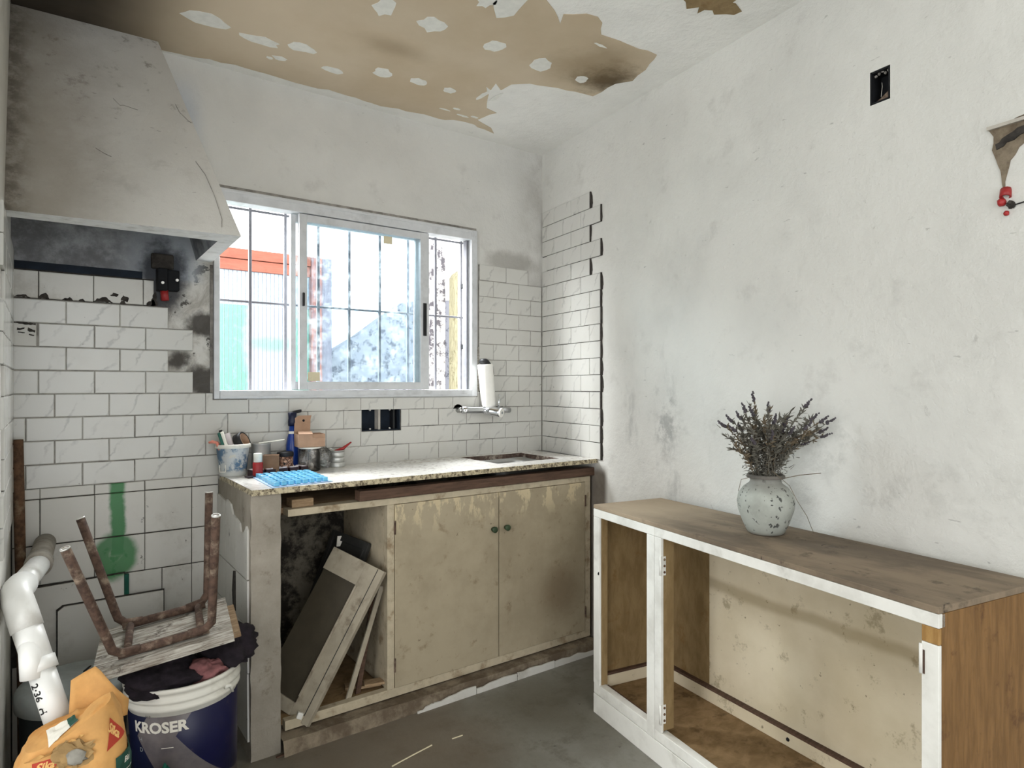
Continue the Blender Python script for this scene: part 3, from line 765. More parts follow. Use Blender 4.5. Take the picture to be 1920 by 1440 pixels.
# socket boxes
def recess(name, parent, x0, x1, z0, z1, depth, mat):
    b = MB(); e = .004
    b.box(x0, x1, depth - e, depth, z0, z1).box(x0, x0 + e, 0, depth, z0, z1).box(x1 - e, x1, 0, depth, z0, z1).box(x0, x1, 0, depth, z0, z0 + e).box(x0, x1, 0, depth, z1 - e, z1)
    return b.build(name, mat, parent)
so = thing('socket_box', 'double black socket box without cover set in tiles below the window', 'socket box', (-.9115, .0, 1.059))
recess('box_shell', None, SX0 + .001, SX1 - .001, SZ0 + .001, SZ1 - .001, .05, 'blue_black'); bs = bpy.data.objects['box_shell']; put(bs, so, True)
bars('divider', 'mortar_light', so, -.922, -.912, .004, .045, SZ0 + .004, SZ1 - .004)
bars('side_slot', 'plastic_black', so, SX1 - .03, SX1 - .02, .01, .046, SZ0 + .005, SZ1 - .005)
for x in (-.96, -.867):
    for z in (SZ0 + .009, SZ1 - .009): MB().tube([(x, .004, z), (x, .012, z)], .0035, 8).build('screw', 'metal_bright', so, world=True)
sr = thing('wall_box', 'small black electrical recess high on the white right wall', 'socket box', rpt(1.788, 0, 2.047), ANG)
for o in [recess('box_shell', sr, -.0275, .0275, -.0455, .0455, .05, 'void_black')]: pass
MB().add([(-.026, .004, -.045), (.027, .004, -.045), (.027, .004, -.018), (.0, .006, -.034)], [(0, 1, 2, 3)]).build('brick_shard', 'rust', sr)
MB().tube([(-.012, .03, .02), (-.006, .022, .005), (-.014, .03, -.02)], .0007, 6).build('wire', 'ink_white', sr)
for k in range(5): MB().ball((-.018 + .009 * k, .012, .035 + .004 * (k % 3)), .004, 8, 5, amp=.5, seed=k).build('mortar_crumb', 'grout_grey', sr)
# chipped box and red wiring caps at the right edge
pe = thing('chipped_conduit', 'chipped grey plaster chase with a red conduit end at the right edge', 'conduit', rpt(2.09, 0, 1.72), ANG)
MB().prism(ragged([(-.034, .106), (.04, .120), (.10, .122), (.10, .092), (.06, .07), (.030, .045), (.012, .02), (.004, -.015), (.001, -.045), (-.003, -.045), (-.008, .0), (-.018, .03), (-.026, .055), (-.022, .088)], .003, .014, 2), .002, lambda x, y, h: (x, -.0005 - h, y)).build('bare_mortar', 'plinth_concrete', pe)
MB().box(-.034, .10, -.010, -.0005, .105, .113).build('chase_edge', 'mortar_light', pe)
MB().prism(ragged([(-.018, .066), (.02, .085), (.05, .098), (.05, .084), (.02, .066), (-.014, .054)], .004, .010, 6), .004, lambda x, y, h: (x, -.0025 - h, y)).build('broken_chip', 'adhesive', pe)
MB().tube([(.002, .002, -.046), (0.004, -.007, -.066)], .012, 12, hollow=.7).build('red_conduit', 'plastic_red', pe, True)
MB().ball((-.004, -.006, -.076), .010, 10, 6, amp=.2).build('red_cap', 'plastic_red', pe, True)
MB().ball((.005, -.004, -.104), .006, 10, 6, amp=.2, seed=2).build('red_cap', 'plastic_red', pe, True)
MB().ball((.015, -.004, -.086), .009, 10, 6, amp=.5, seed=4).build('mortar_crumb', 'adhesive', pe)
MB().tube([(.02, -.004, -.088), (.06, -.006, -.084), (.10, -.004, -.082)], .0016, 6).build('wire', 'ink_black', pe)

# ------------------------------------------------------------------ window
win = bpy.data.objects.new('window_1', None); COL.objects.link(win); struct(win); win.location = (-1.0, .02, WZ0)
win['label'] = 'white aluminium sliding window above the counter'
fr = MB().box(WX0, WX0 + .021, -.012, .05, WZ0, WZ1).box(WX1 - .032, WX1, -.012, .05, WZ0, WZ1).box(WX0 + .021, WX1 - .032, -.012, .05, WZ1 - .047, WZ1).box(WX0 + .021, WX1 - .032, -.012, .05, WZ0, WZ0 + .032)
fr.build('window_frame', 'aluminium', win, bevel=.002, world=True)
tr = MB().box(WX0 + .021, WX1 - .032, -.017, -.012, WZ0 + .004, WZ0 + .010).box(WX0 + .021, WX1 - .032, -.015, -.012, WZ1 - .014, WZ1 - .008)
tr.build('track_lip', 'aluminium', win, world=True)
bars('jamb_channel', 'bar_paint', win, WX1 - .047, WX1 - .040, .012, .045, WZ0 + .032, WZ1 - .047)
def sash(name, x0, x1, y0, y1, lw, rw_):
    s = MB().box(x0, x0 + lw, y0, y1, 1.19, 1.906).box(x1 - rw_, x1, y0, y1, 1.19, 1.906).box(x0 + lw, x1 - rw_, y0, y1, 1.876, 1.906).box(x0 + lw, x1 - rw_, y0, y1, 1.19, 1.223)
    o = s.build(name, 'aluminium', win, bevel=.0015, world=True)
    MB().box(x0 + lw - .004, x1 - rw_ + .004, (y0 + y1) / 2 - .002, (y0 + y1) / 2 + .002, 1.219, 1.880).build('pane', 'window_glass', o, world=True)
    return o
s1 = sash('sliding_sash', -1.272, -.676, -.009, .014, .032, .044)
s2 = sash('sliding_sash', -1.297, -.70, .020, .043, .020, .03)
MB().box(-.708, -.690, -.013, -.009, 1.435, 1.585).build('pull_grip', 'plastic_black', s1, bevel=.004, world=True)
MB().box(-1.262, -1.252, -.020, -.009, 1.53, 1.585).build('latch', 'plastic_black', s1, bevel=.003, world=True)
MB().box(-.899, -.858, -.0005, .0003, 1.835, 1.868).build('sticker', 'sticker', s1, world=True)
MB().box(-1.235, -1.185, -.0005, .0003, 1.226, 1.262).build('faded_sticker', 'sticker', s1, world=True)
bars('wall_jamb_trim', 'wood_weathered', wall_back, WX1 + .001, WX1 + .012, -.006, .0, WZ0 - .02, WZ0 + .24)
MB().box(WX0 - .012, WX0 - .001, -.004, .0, WZ0 - .012, 1.66).box(WX0 - .012, WX0 + .12, -.004, 0, WZ0 - .012, WZ0 - .001).build('window_grout', 'grout_grey', wall_back)
MB().box(WX0, WX1, -.003, .0, WZ1 + .002, WZ1 + .012).build('window_grout', 'grout_grey', wall_back)
grl = thing('window_grille', 'grey painted iron security grille of thin bars outside the window', 'grille', (-1.0, .10, WZ0))
for x in (-1.436, -1.296, -1.157, -1.018, -.873, -.731, -.583, -.438):
    bars('bar', 'bar_paint', grl, x - .0058, x + .0058, .094, .106, 1.14, 1.925)
for z in (1.545, 1.915, 1.165): bars('cross_bar', 'bar_paint', grl, WX0 - .02, WX1 + .02, .098, .103, z - .0045, z + .0045)
for z in (1.70, 1.40): MB().box(-.44, -.418, .075, .098, z - .012, z + .012).build('hinge_lug', 'plastic_black', grl, bevel=.003, world=True)

# ------------------------------------------------------------------ yard outside
struct(MB().box(-4, 3, .16, 6, -.12, -.02).build('floor_yard', 'yard_floor'))
dr = thing('shed_door', 'red framed door with ribbed green panel across the yard', 'door', (-1.3, 2.0, -.02))
bars('lintel', 'red_wood', dr, -2.2, -.555, 1.96, 2.06, 2.068, 2.135); bars('lintel', 'red_wood', dr, -2.2, -.555, 1.975, 2.06, 1.992, 2.064)
bars('jamb', 'post_wood', dr, -.553, -.475, 1.95, 2.06, -.02, 2.132); bars('jamb', 'post_grey', dr, -.473, -.400, 1.96, 2.06, -.02, 2.134)
rp = MB()
for k in range(60):
    x = -2.2 + k * .0275; rp.box(x, x + .0245, 2.0, 2.012, -.02, 1.76)
rp.build('ribbed_panel', 'ribbed_green', dr, world=True)
rp = MB()
for k in range(60):
    x = -2.2 + k * .0275; rp.box(x, x + .0245, 2.0, 2.012, 1.762, 1.992)
rp.build('ribbed_panel', 'ribbed_white', dr, world=True)
tag(MB().prism([(-.40, -.02), (1.2, -.02), (1.2, 2.0), (.335, 1.91), (.124, 1.768), (-.1, 1.60), (-.40, 1.42)], .15, lambda x, z, h: (x, 2.2 + h, z)).build('garden_wall', 'yard_wall'), 'mildewed grey rendered yard wall with a sloping broken top', 'wall')
tag(MB().box(.455, .60, 2.02, 2.18, -.02, 2.75).build('pilaster', 'yard_mildew', bevel=.01), 'tall white pillar spotted black with mildew behind the window bars', 'pillar')
pw = thing('fence_post', 'weathered yellowish timber post with chamfered top beside the spotted pillar', 'post', (.67, 1.95, -.02))
MB().prism([(.618, -.02), (.722, -.02), (.722, 2.19), (.64, 2.135), (.618, 2.10)], .10, lambda x, z, h: (x, 1.9 + h, z)).build('post', 'post_yellow', pw, bevel=.004, world=True)
# ------------------------------------------------------------------ hood
hd = thing('range_hood', 'dirty white masonry range hood tapering up to the ceiling at left', 'hood', (-1.9, -.2, 1.671))
z0, z1 = 1.671, H - .001
Ao, Bo, Co = (WL, -.452), (-1.613, -.507), (-1.598, 0)
Ai, Bi, Ci = (WL, -.372), (-1.658, -.392), (-1.652, 0)
At, Bt, Ct = (WL, -.05), (-1.786, -.071), (-1.776, 0)
ai, bi, ci = (WL, -.018), (-1.83, -.03), (-1.826, 0)
P = lambda p, z: (p[0], p[1], z)
vs = [P(Ao, z0), P(Bo, z0), P(Co, z0), P(At, z1), P(Bt, z1), P(Ct, z1), P(Ai, z0), P(Bi, z0), P(Ci, z0), P(ai, z1 - .1), P(bi, z1 - .1), P(ci, z1 - .1)]
nu, nv = 14, 16
def front(u, v):
    a = Vector(vs[0]).lerp(Vector(vs[1]), u); t = Vector(vs[3]).lerp(Vector(vs[4]), u); q = a.lerp(t, v)
    e = 1 - (2 * u - 1) ** 8; e *= 1 - (2 * v - 1) ** 8
    q += Vector((0, -.77, .3)) * mnoise.noise(q * 4.0) * .010 * e
    return q
b = MB().grid(front, nu, nv)
b.build('front_face', 'hood_plaster', hd, smooth=True, world=True)
MB().add([vs[1], vs[2], vs[5], vs[4]], [(0, 1, 2, 3)]).build('side_face', 'hood_plaster', hd, world=True)
MB().add([vs[0], vs[1], vs[7], vs[6]], [(0, 1, 2, 3)]).add([vs[1], vs[2], vs[8], vs[7]], [(0, 1, 2, 3)]).build('bottom_rim', 'hood_rim', hd, world=True)
MB().add([vs[6], vs[7], vs[10], vs[9]], [(0, 1, 2, 3)]).add([vs[7], vs[8], vs[11], vs[10]], [(0, 1, 2, 3)]).add([vs[9], vs[10], vs[11], (WL, 0, z1 - .1)], [(0, 1, 2, 3)]).build('flue_lining', 'hood_grey', hd, world=True)
# cracks in the hood render
def on_hood(u, v): q = front(u, v); return q + Vector((0, -.0015, .0007))
for i, pts in enumerate(([(.55, .60), (.58, .57), (.60, .575), (.68, .565)], [(.935, .64), (.94, .60), (.975, .56), (.99, .55)], [(.915, .34), (.94, .28), (.945, .18), (.935, .07), (.915, .03)], [(.40, .33), (.44, .31), (.47, .30)], [(.05, .07), (.065, .068)])):
    MB().tube([on_hood(*q) for q in pts], .0008, 5).build('crack', 'grout_grey', hd, world=True)
eb = thing('outlet_box', 'black melted outlet box with red conduit under the hood', 'socket box', (-1.75, 0, 1.58))
MB().box(-1.784, -1.752, -.045, .0, 1.545, 1.625).box(-1.752, -1.712, -.035, .0, 1.548, 1.622).build('box_body', 'void_black', eb, bevel=.004, world=True)
MB().box(-1.80, -1.728, -.02, .0, 1.625, 1.68).build('mounting_plate', 'adhesive', eb, bevel=.006, world=True)
for x, z in ((-1.768, 1.572), (-1.722, 1.585)): MB().tube([(x, -.050, z), (x, -.03, z)], .005, 10).build('screw', 'metal_bright', eb, world=True)
MB().tube([(-1.760, -.02, 1.55), (-1.757, -.022, 1.512)], .013, 12, hollow=.7).build('red_conduit', 'plastic_red', eb, True, world=True)

# ------------------------------------------------------------------ counter masonry
ZS = .872
pier = thing('counter_pier', 'rough grey concrete pier holding up the left end of the counter', 'pier', (-1.53, -.23, 0))
def pface(u, v):
    y = -.468 + .003 * mnoise.noise(Vector((u * 3, v * 9, 1)))
    return (-1.575 + .094 * u + .003 * mnoise.noise(Vector((v * 14, u, 3))), y, v * (ZS - .018))
b = MB().grid(pface, 4, 40)
b.add([(-1.575, -.466, 0), (-1.575, 0, 0), (-1.575, 0, ZS - .018), (-1.575, -.466, ZS - .018), (-1.481, -.466, 0), (-1.535, 0, 0), (-1.535, 0, ZS - .018), (-1.481, -.466, ZS - .018)],
      [(0, 3, 2, 1), (4, 5, 6, 7), (3, 7, 6, 2), (0, 1, 5, 4), (1, 2, 6, 5)])
b.build('pier_body', 'concrete', pier, world=True)
# broken white tiles left on the side of the pier
def sidep(y, z, h): return (-1.575 - h, y, z)
for poly in ([(-.445, .58), (-.445, .74), (-.43, .75), (-.415, .735), (-.39, .72), (-.36, .72), (-.345, .745), (-.298, .755), (-.298, .58)],
             [(-.294, .58), (-.294, .755), (-.25, .76), (-.22, .79), (-.16, .80), (-.15, .78), (-.15, .58)], [(-.146, .58), (-.146, .79), (-.05, .80), (-.012, .80), (-.012, .58)],
             [(-.447, .43), (-.447, .576), (-.298, .576), (-.298, .43)], [(-.294, .43), (-.294, .576), (-.15, .576), (-.15, .43)], [(-.146, .43), (-.146, .576), (-.012, .576), (-.012, .43)],
             [(-.45, .28), (-.44, .426), (-.298, .426), (-.298, .28)], [(-.294, .28), (-.294, .426), (-.15, .426), (-.15, .28)], [(-.146, .28), (-.146, .426), (-.012, .426), (-.012, .28)],
             [(-.452, .06), (-.445, .276), (-.298, .276), (-.298, .06)], [(-.294, .03), (-.294, .276), (-.15, .276), (-.15, .03)]):
    MB().prism(poly, .006, sidep).build('tile', 'tile_old', pier, world=True)
MB().prism([(-.30, .44), (-.27, .43), (-.255, .5), (-.27, .57), (-.295, .575)], .003, lambda y, z, h: (-1.581 - h, y, z)).build('stain', 'adhesive', pier, world=True)
pl = thing('cabinet_plinth', 'crumbling low concrete plinth under the beige base cabinet', 'plinth', (-.78, -.25, 0))
def pf(u, v):
    x = -1.48 + 1.41 * u; n = mnoise.noise(Vector((x * 9, v * 3, 2)))
    if v < .5: return (x, -.492 + .006 * n - .01 * (1 - v * 2), .047 * v * 2)
    return (x, -.492 + .006 * n + (v - .5) * .3, .047 + .002 * n)
MB().grid(pf, 60, 6).add([(-1.48, -.34, 0), (-.07, -.34, 0), (-.07, -.0, 0), (-1.48, 0, 0), (-1.48, -.34, .046), (-.07, -.34, .046), (-.07, 0, .046), (-1.48, 0, .046)], [(4, 5, 6, 7), (0, 1, 5, 4)]).build('plinth_body', 'plinth_concrete', pl, world=True)
for x0, x1, hs in ((-1.0, -.93, (.006, .018)), (-.93, -.745, (.02, .026, .031)), (-.742, -.545, (.022, .027, .03)), (-.542, -.345, (.03, .031, .03)), (-.342, -.075, (.028, .026, .02))):
    n = 6; poly = [(x0, .0)] + [(x1, .0)] + [(x1 + (x0 - x1) * k / n, hs[min(len(hs) - 1, int((1 - k / n) * len(hs)))] + random.uniform(-.004, .003)) for k in range(n + 1)]
    MB().prism(poly, .006, lambda x, z, h: (x, -.506 - h, z)).build('tile', 'tile_old', pl, world=True)
# slab
slab = thing('countertop', 'speckled granite countertop with cut-out sink, thick worn edge', 'countertop', (-.8, -.24, ZS - .018))
HX0, HX1, HY0, HY1 = -.538, -.186, -.362, -.060
X = [-1.573, HX0, HX1, -.060]; Yy = [-.475, HY0, HY1, -.0005]
b = MB().gridsolid(X, Yy, lambda i, j: not (i == 1 and j == 1), ZS - .018, ZS)
b.v = [(x, z, y) for x, y, z in b.v]
b.build('slab', 'granite', slab, world=True)
eg = MB(); n = 80
for k in range(n):
    x = -1.574 + 1.515 * k / n; j0 = .0015 * mnoise.noise(Vector((x * 40, 0, 0))); j1 = .0015 * mnoise.noise(Vector(((x + 1.515 / n) * 40, 0, 0))); x1 = x + 1.515 / n
    eg.add([(x, -.4765 + j0, ZS - .019), (x1, -.4765 + j1, ZS - .019), (x1, -.4765 + j1, ZS - .0012), (x, -.4765 + j0, ZS - .0012), (x, -.4752, ZS - .0002), (x1, -.4752, ZS - .0002), (x, -.47, ZS - .0185), (x1, -.47, ZS - .0185)], [(0, 1, 2, 3), (3, 2, 5, 4), (0, 6, 7, 1)])
eg.add([(-1.5742, -.476, ZS - .019), (-1.5742, -.02, ZS - .019), (-1.5742, -.02, ZS - .001), (-1.5742, -.476, ZS - .001)], [(0, 1, 2, 3)])
eg.build('worn_edge', 'granite_edge', slab, world=True)
MB().box(HX0, HX1, HY1 - .0015, HY1, ZS - .03, ZS - .0005).box(HX1 - .0015, HX1, HY0, HY1, ZS - .03, ZS - .0005).box(HX0, HX0 + .0015, HY0, HY1, ZS - .03, ZS - .0005).box(HX0, HX1, HY0, HY0 + .0015, ZS - .03, ZS - .0005).build('cutout_edge', 'granite_cut', slab, world=True)
sk = thing('sink', 'stainless steel sink bowl set under the granite cut-out', 'sink', ((HX0 + HX1) / 2, (HY0 + HY1) / 2, ZS - .17))
def bowl(u, v):
    a = 2 * math.pi * u; cx, cy = (HX0 + HX1) / 2, (HY0 + HY1) / 2
    k = 1.0 / max(abs(math.cos(a)) ** 5 + abs(math.sin(a)) ** 5, 1e-6) ** .2
    prof = [(1.03, 0), (.99, -.004), (.97, -.07), (.90, -.135), (.55, -.148), (.06, -.152)]
    t = v * (len(prof) - 1); i = min(int(t), len(prof) - 2); f = t - i
    r = prof[i][0] * (1 - f) + prof[i + 1][0] * f; z = prof[i][1] * (1 - f) + prof[i + 1][1] * f
    return (cx + .176 * r * k * math.cos(a), cy + .151 * r * k * math.sin(a), ZS - .0185 + z)
MB().grid(bowl, 40, 15).build('bowl', 'steel', sk, smooth=True, world=True)
MB().lathe([(.002, 0), (.022, 0), (.022, .003), (.014, .004), (.002, .002)], 20, ((HX0 + HX1) / 2, (HY0 + HY1) / 2, ZS - .170)).build('drain', 'steel', sk, True, world=True)

# ------------------------------------------------------------------ base cabinet under the counter
bc = thing('base_cabinet', 'beige painted two-door wooden base cabinet under the sink', 'cabinet', (-.75, -.22, .05))
FY = -.440
bars('top_rail', 'paint_beige_frame', bc, -1.449, -.070, FY, FY + .055, .766, .790)
bars('bottom_rail', 'paint_beige_frame', bc, -1.459, -.070, FY, FY + .03, .052, .084)
for x0, x1 in ((-1.088, -1.060), (-.104, -.070)): bars('stile', 'paint_beige_frame', bc, x0, x1, FY, FY + .03, .084, .766)
for x0, x1, kx in ((-1.0580, -.5900, -.62), (-.5860, -.1060, -.555)):
    d = bars('door', 'paint_beige', bc, x0, x1, FY - .003, FY + .017, .0855, .7645)
    MB().tube([(kx, FY - .003, .617), (kx, FY - .010, .617), (kx, FY - .011, .617), (kx, FY - .024, .617), (kx, FY - .026, .617)], [.008, .005, .011, .013, .006], 12).build('knob', 'knob_green', d, True, world=True)
    hx = x0 - .001 if kx < -.6 else x1 + .001
    for z in (.17, .68): MB().tube([(hx, FY - .004, z - .025), (hx, FY - .004, z + .025)], .0035, 8).build('hinge', 'rust', d, world=True)
bars('side_panel', 'paint_beige_frame', bc, -1.087, -1.070, FY + .03, -.012, .084, .790)
bars('side_panel', 'paint_beige_frame', bc, -.090, -.072, FY + .03, -.03, .084, .766)
bars('floor_panel', 'wood_floor_dirty', bc, -1.462, -.09, FY + .03, -.012, .060, .078)
bars('back_rail', 'wood_brown', bc, -1.46, -1.09, -.06, -.02, .70, .76)
bars('support_plank', 'wood_rough', bc, -1.47, -1.09, FY + .056, -.08, .770, .788)
for i, (x, y) in enumerate(((-1.16, -.34), (-1.13, -.38), (-1.11, -.40))):
    MB().obox((x - .05, y, .0785 + i * .010), (.085, -.02, 0), (.012, .04, 0), (0, 0, .010)).build('shelf_cleat', 'wood_rough', bc, bevel=.001, world=True)
tag(bars('support_beam', 'wood_brown', None, -1.20, -.052, -.452, -.405, .793, .829), 'dark brown timber beam wedged beneath the granite front edge', 'beam')
tag(MB().obox((-1.43, -.42, .7905), (.075, .0, 0), (0, .06, 0), (0, 0, .028)).build('wood_block', 'wood_rough', bevel=.002), 'small rough wood block on the cabinet top rail by the pier', 'block')

# ------------------------------------------------------------------ doors leaning inside the bay
BR_, TR_, TL_ = Vector((-1.394, -.462, .055)), Vector((-1.112, -.466, .531)), Vector((-1.225, -.263, .596))
def leaning(name, label, br, trr, tl, th, fw, mats, top, left=.8):
    up = (trr - br); H_ = up.length; up.normalize(); ac = tl - trr; ac -= up * ac.dot(up); W_ = ac.length; ac.normalize()
    nn = ac.cross(up).normalized()
    if (Vector(cam.location) - br).dot(nn) < 0: nn = -nn
    t = thing(name, label, 'cabinet door', br)
    P = lambda a, u, h: br + ac * a + up * u + nn * h
    B = lambda a0, a1, u0, u1, h0, h1: MB().obox(P(a0, u0, h0), ac * (a1 - a0), up * (u1 - u0), nn * (h1 - h0))
    B(0, fw, 0, H_, -th, 0).build('stile', mats[0], t, bevel=.0015, world=True)
    if left: B(W_ - fw * left, W_, 0, H_, -th, 0).build('stile', mats[0], t, bevel=.0015, world=True)
    B(fw, W_ - fw * left, H_ - top, H_, -th, 0).build('rail', mats[0], t, bevel=.0015, world=True)
    B(fw, W_ - fw * left, 0, fw * .5, -th, 0).build('rail', mats[0], t, bevel=.0015, world=True)
    B(fw - .002, W_ - fw * left + (.002 if left else -.001), fw * .5 - .002, H_ - top + .002, -th * .75, -th * .45).build('panel', mats[1], t, world=True)
    if not left: B(.026, .029, 0, H_ - .002, -.001, .0006).build('groove', 'door_black', t, world=True)
    B(fw - .008, fw, fw * .8, H_ - top, -th * .4, .004).build('bead', mats[0], t, bevel=.001, world=True)
    return t, P, (ac, up, nn)
t, P, _ = leaning('framed_panel', 'grey framed cabinet door leaning right inside the open bay', BR_, TR_, TL_, .020, .082, ('door_grey', 'door_panel_dark'), .085, 0)
MB().obox(P(.034, .012, 0), Vector((-.016, .004, .008)), Vector((.008, 0, .018)), Vector((-.002, -.010, 0))).build('wood_chip', 'paint_white', t, world=True)
d2, P2, _ = leaning('black_panel', 'black panelled cabinet door leaning behind the grey framed one', Vector((-1.30, -.30, .082)), Vector((-1.099, -.30, .600)), Vector((-1.165, -.10, .635)), .018, .022, ('door_black', 'door_black'), .03)
MB().obox(P2(.16, .50, .001), Vector((.02, -.005, .0)), Vector((.004, .0, .04)), Vector((0, -.004, 0))).build('torn_paper', 'ink_white', d2, world=True)
for i, (a, b_, m, lab) in enumerate((((-1.235, -.41, .079), (-1.100, -.40, .46), 'door_grey', 'thin grey batten leaning under the framed cabinet door'), ((-1.19, -.39, .079), (-1.098, -.36, .50), 'wood_brown', 'thin dark brown batten next to the cabinet side panel'))):
    a = Vector(a); b_ = Vector(b_); u = b_ - a; sx = Vector((.018, 0, -.004)); sy = u.cross(sx).normalized() * .009
    tag(MB().obox(a, sx, sy, u).build('batten', m, bevel=.001), lab, 'batten')
# ------------------------------------------------------------------ low cabinet by the right wall
FL = Vector((-.467, -.879, 0)); D = Vector((-.176, -.984, 0)).normalized(); NV = Vector((-D.y, D.x, 0))
LC, HC = 1.231, .767
lc = thing('low_cabinet', 'old low cabinet without doors, white front frame and raw brown end', 'cabinet', FL)
def dep(s): return .314 + .0535 * s
def CP(s, q, z):      # q in metres from the front
    return FL + D * s + NV * q + Vector((0, 0, z))
def cbox(s0, s1, q0, q1, z0, z1, b0=None, b1=None):
    """box in cabinet directions; q1 may be 'b' minus something: pass callable"""
    Q = lambda q, s: q(s) if callable(q) else q
    return MB().hexa([CP(s0, Q(q0, s0), z0), CP(s1, Q(q0, s1), z0), CP(s1, Q(q1, s1), z0), CP(s0, Q(q1, s0), z0), CP(s0, Q(q0, s0), z1), CP(s1, Q(q0, s1), z1), CP(s1, Q(q1, s1), z1), CP(s0, Q(q1, s0), z1)])
def cb_(name, mat, *a, bevel=.0015, parent=None): return cbox(*a).build(name, mat, parent or lc, bevel=bevel, world=True)
bk = lambda o: (lambda s: dep(s) - o)
cb_('top_board', 'cabinet_top', 0, LC, .0, bk(0), HC - .014, HC)
cb_('base_board', 'paint_white', 0, LC, .0, .02, 0, .071)
cb_('bottom_strip', 'paint_white', .0, .313, .0015, .03, .0728, .111)
cb_('bottom_strip', 'paint_white', .352, LC, .0015, .03, .0728, .106)
cb_('front_rail', 'paint_white', .0, .351, .0, .022, HC - .043, HC - .0145)
cb_('front_rail', 'paint_white', .352, LC, .0, .022, HC - .043, HC - .0145)
ls = cb_('stile', 'paint_white', .0, .040, .0, .008, .111, HC - .0435)
cb_('stile_back', 'wood_and_shade', .0, .040, .0085, .036, .111, HC - .0435)
cb_('stile', 'paint_white', .313, .351, .0, .010, .0715, HC - .0435)
ms = cb_('stile', 'paint_white', .3528, .386, .0, .010, .1065, HC - .0435)
cb_('stile_back', 'wood_and_shade', .314, .386, .0105, .052, .1115, HC - .0435)
rs = cb_('stile', 'paint_white', 1.197, LC, .0, .010, .1065, .690)
cb_('stile_top', 'wood_golden', 1.197, LC, .0005, .010, .6905, HC - .0435)
cb_('stile_back', 'paint_cream', 1.197, LC - .017, .0105, .04, .1065, HC - .0435)
cb_('end_panel', 'wood_raw', LC - .016, LC, .0105, bk(0), 0.0, HC - .0145)
cb_('end_panel', 'wood_and_shade', .0, .016, .037, bk(0), 0.0, HC - .0145)
cb_('floor_panel', 'wood_floor_dirty', .0165, LC - .017, .0305, bk(.012), .080, .094)
cb_('back_panel', 'wood_and_shade', .0165, .262, bk(.0115), bk(.002), .094, HC - .0145, bevel=0)  # brown here and on the inner end panel stands in for cast shadow
cb_('back_panel', 'paint_cream', .2625, LC - .017, bk(.0115), bk(.002), .094, HC - .0145, bevel=0)
cb_('inner_skirting', 'paint_cream', .031, LC - .017, bk(.030), bk(.012), .0945, .137)
cb_('skirting_cap', 'wood_brown', .031, LC - .017, bk(.0305), bk(.012), .1375, .146, bevel=0)
cb_('inner_skirting', 'paint_cream', .0165, .0305, .037, bk(.031), .0945, .137)
cb_('skirting_cap', 'wood_brown', .0165, .0305, .037, bk(.031), .1375, .146, bevel=0)
cb_('worn_strip', 'wood_brown', .045, .310, .0305, .036, .094, .1105, bevel=0)
for s, z, st, sgn in ((.386, .635, ms, 1), (.386, .165, ms, 1), (1.197, .655, rs, -1)):
    cbox(s - (.007 if sgn > 0 else 0), s + (0 if sgn > 0 else .007), -.0015, .0005, z - .030, z + .018).build('hinge_leaf', 'rust', st, world=True)
    cbox(s - .0005, s + .0015 if sgn > 0 else s + .0005, .0, .018, z - .03, z + .03).build('hinge_leaf', 'paint_white', st, world=True)
    MB().tube([CP(s, -.002, z - .030), CP(s, -.002, z + .030)], .0036, 8).build('hinge_pin', 'paint_white', st, True, world=True)
    for dz in (-.02, 0, .02): MB().ball(CP(s + .0015 * sgn, .012, z + dz), .0042, 8, 5).build('hinge_screw', 'rust_dark', st, world=True)
MB().ball(CP(.036, -.0005, .52), .006, 10, 6, (1, .3, 1)).build('screw_hole', 'void_black', ls, world=True)
MB().ball(CP(.60, dep(.6) - .030, .117), .006, 10, 6).build('screw_hole', 'void_black', lc, world=True)
# ------------------------------------------------------------------ vase and dried lavender
VC = Vector((-.373, -1.520, HC))
vz = thing('vase', 'round speckled grey stoneware vase on the low cabinet', 'vase', VC)
prof = [(.001, .0), (.046, .0), (.052, .004), (.066, .035), (.078, .070), (.0815, .095), (.077, .118), (.062, .138), (.047, .149), (.043, .157), (.046, .166), (.052, .170), (.051, .173), (.044, .171), (.039, .160), (.040, .145), (.05, .12), (.001, .11)]
MB().lathe(prof, 40, close=False).build('vase_body', 'vase_glaze', vz, True)
MB().lathe([(.0535, .165), (.0545, .169), (.0525, .1745), (.048, .1755), (.0445, .1735), (.0445, .169), (.0535, .165)], 32, close=False).build('vase_lip', 'vase_dark', vz, True)
lv = thing('dried_lavender', 'bunch of dried grey lavender stems standing in the speckled vase', 'dried flowers', VC + Vector((0, 0, .15)))
CRX = Vector((.8066, -.5911, 0)); CRY = Vector((.5911, .8066, 0))   # across / away, as seen from the room entrance
rl = random.Random(11)
tips = [(-.155, .175), (-.150, .145), (-.125, .19), (-.13, .12), (-.10, .20), (-.10, .15), (-.045, .255), (-.052, .235), (-.06, .21), (-.035, .20), (.0, .19), (.02, .20), (.05, .18), (.11, .235), (.125, .195), (.15, .19), (.19, .185), (.16, .155), (.175, .14), (.13, .14), (.10, .17), (.07, .20), (-.08, .16), (.09, .145), (.04, .15), (-.02, .16),
        (-.07, .13), (.06, .12), (.115, .115), (-.11, .10), (.0, .14), (.03, .21), (-.09, .22), (.14, .165), (-.13, .165), (.08, .22), (.0, .22), (-.025, .23), (.055, .155), (-.055, .18)]
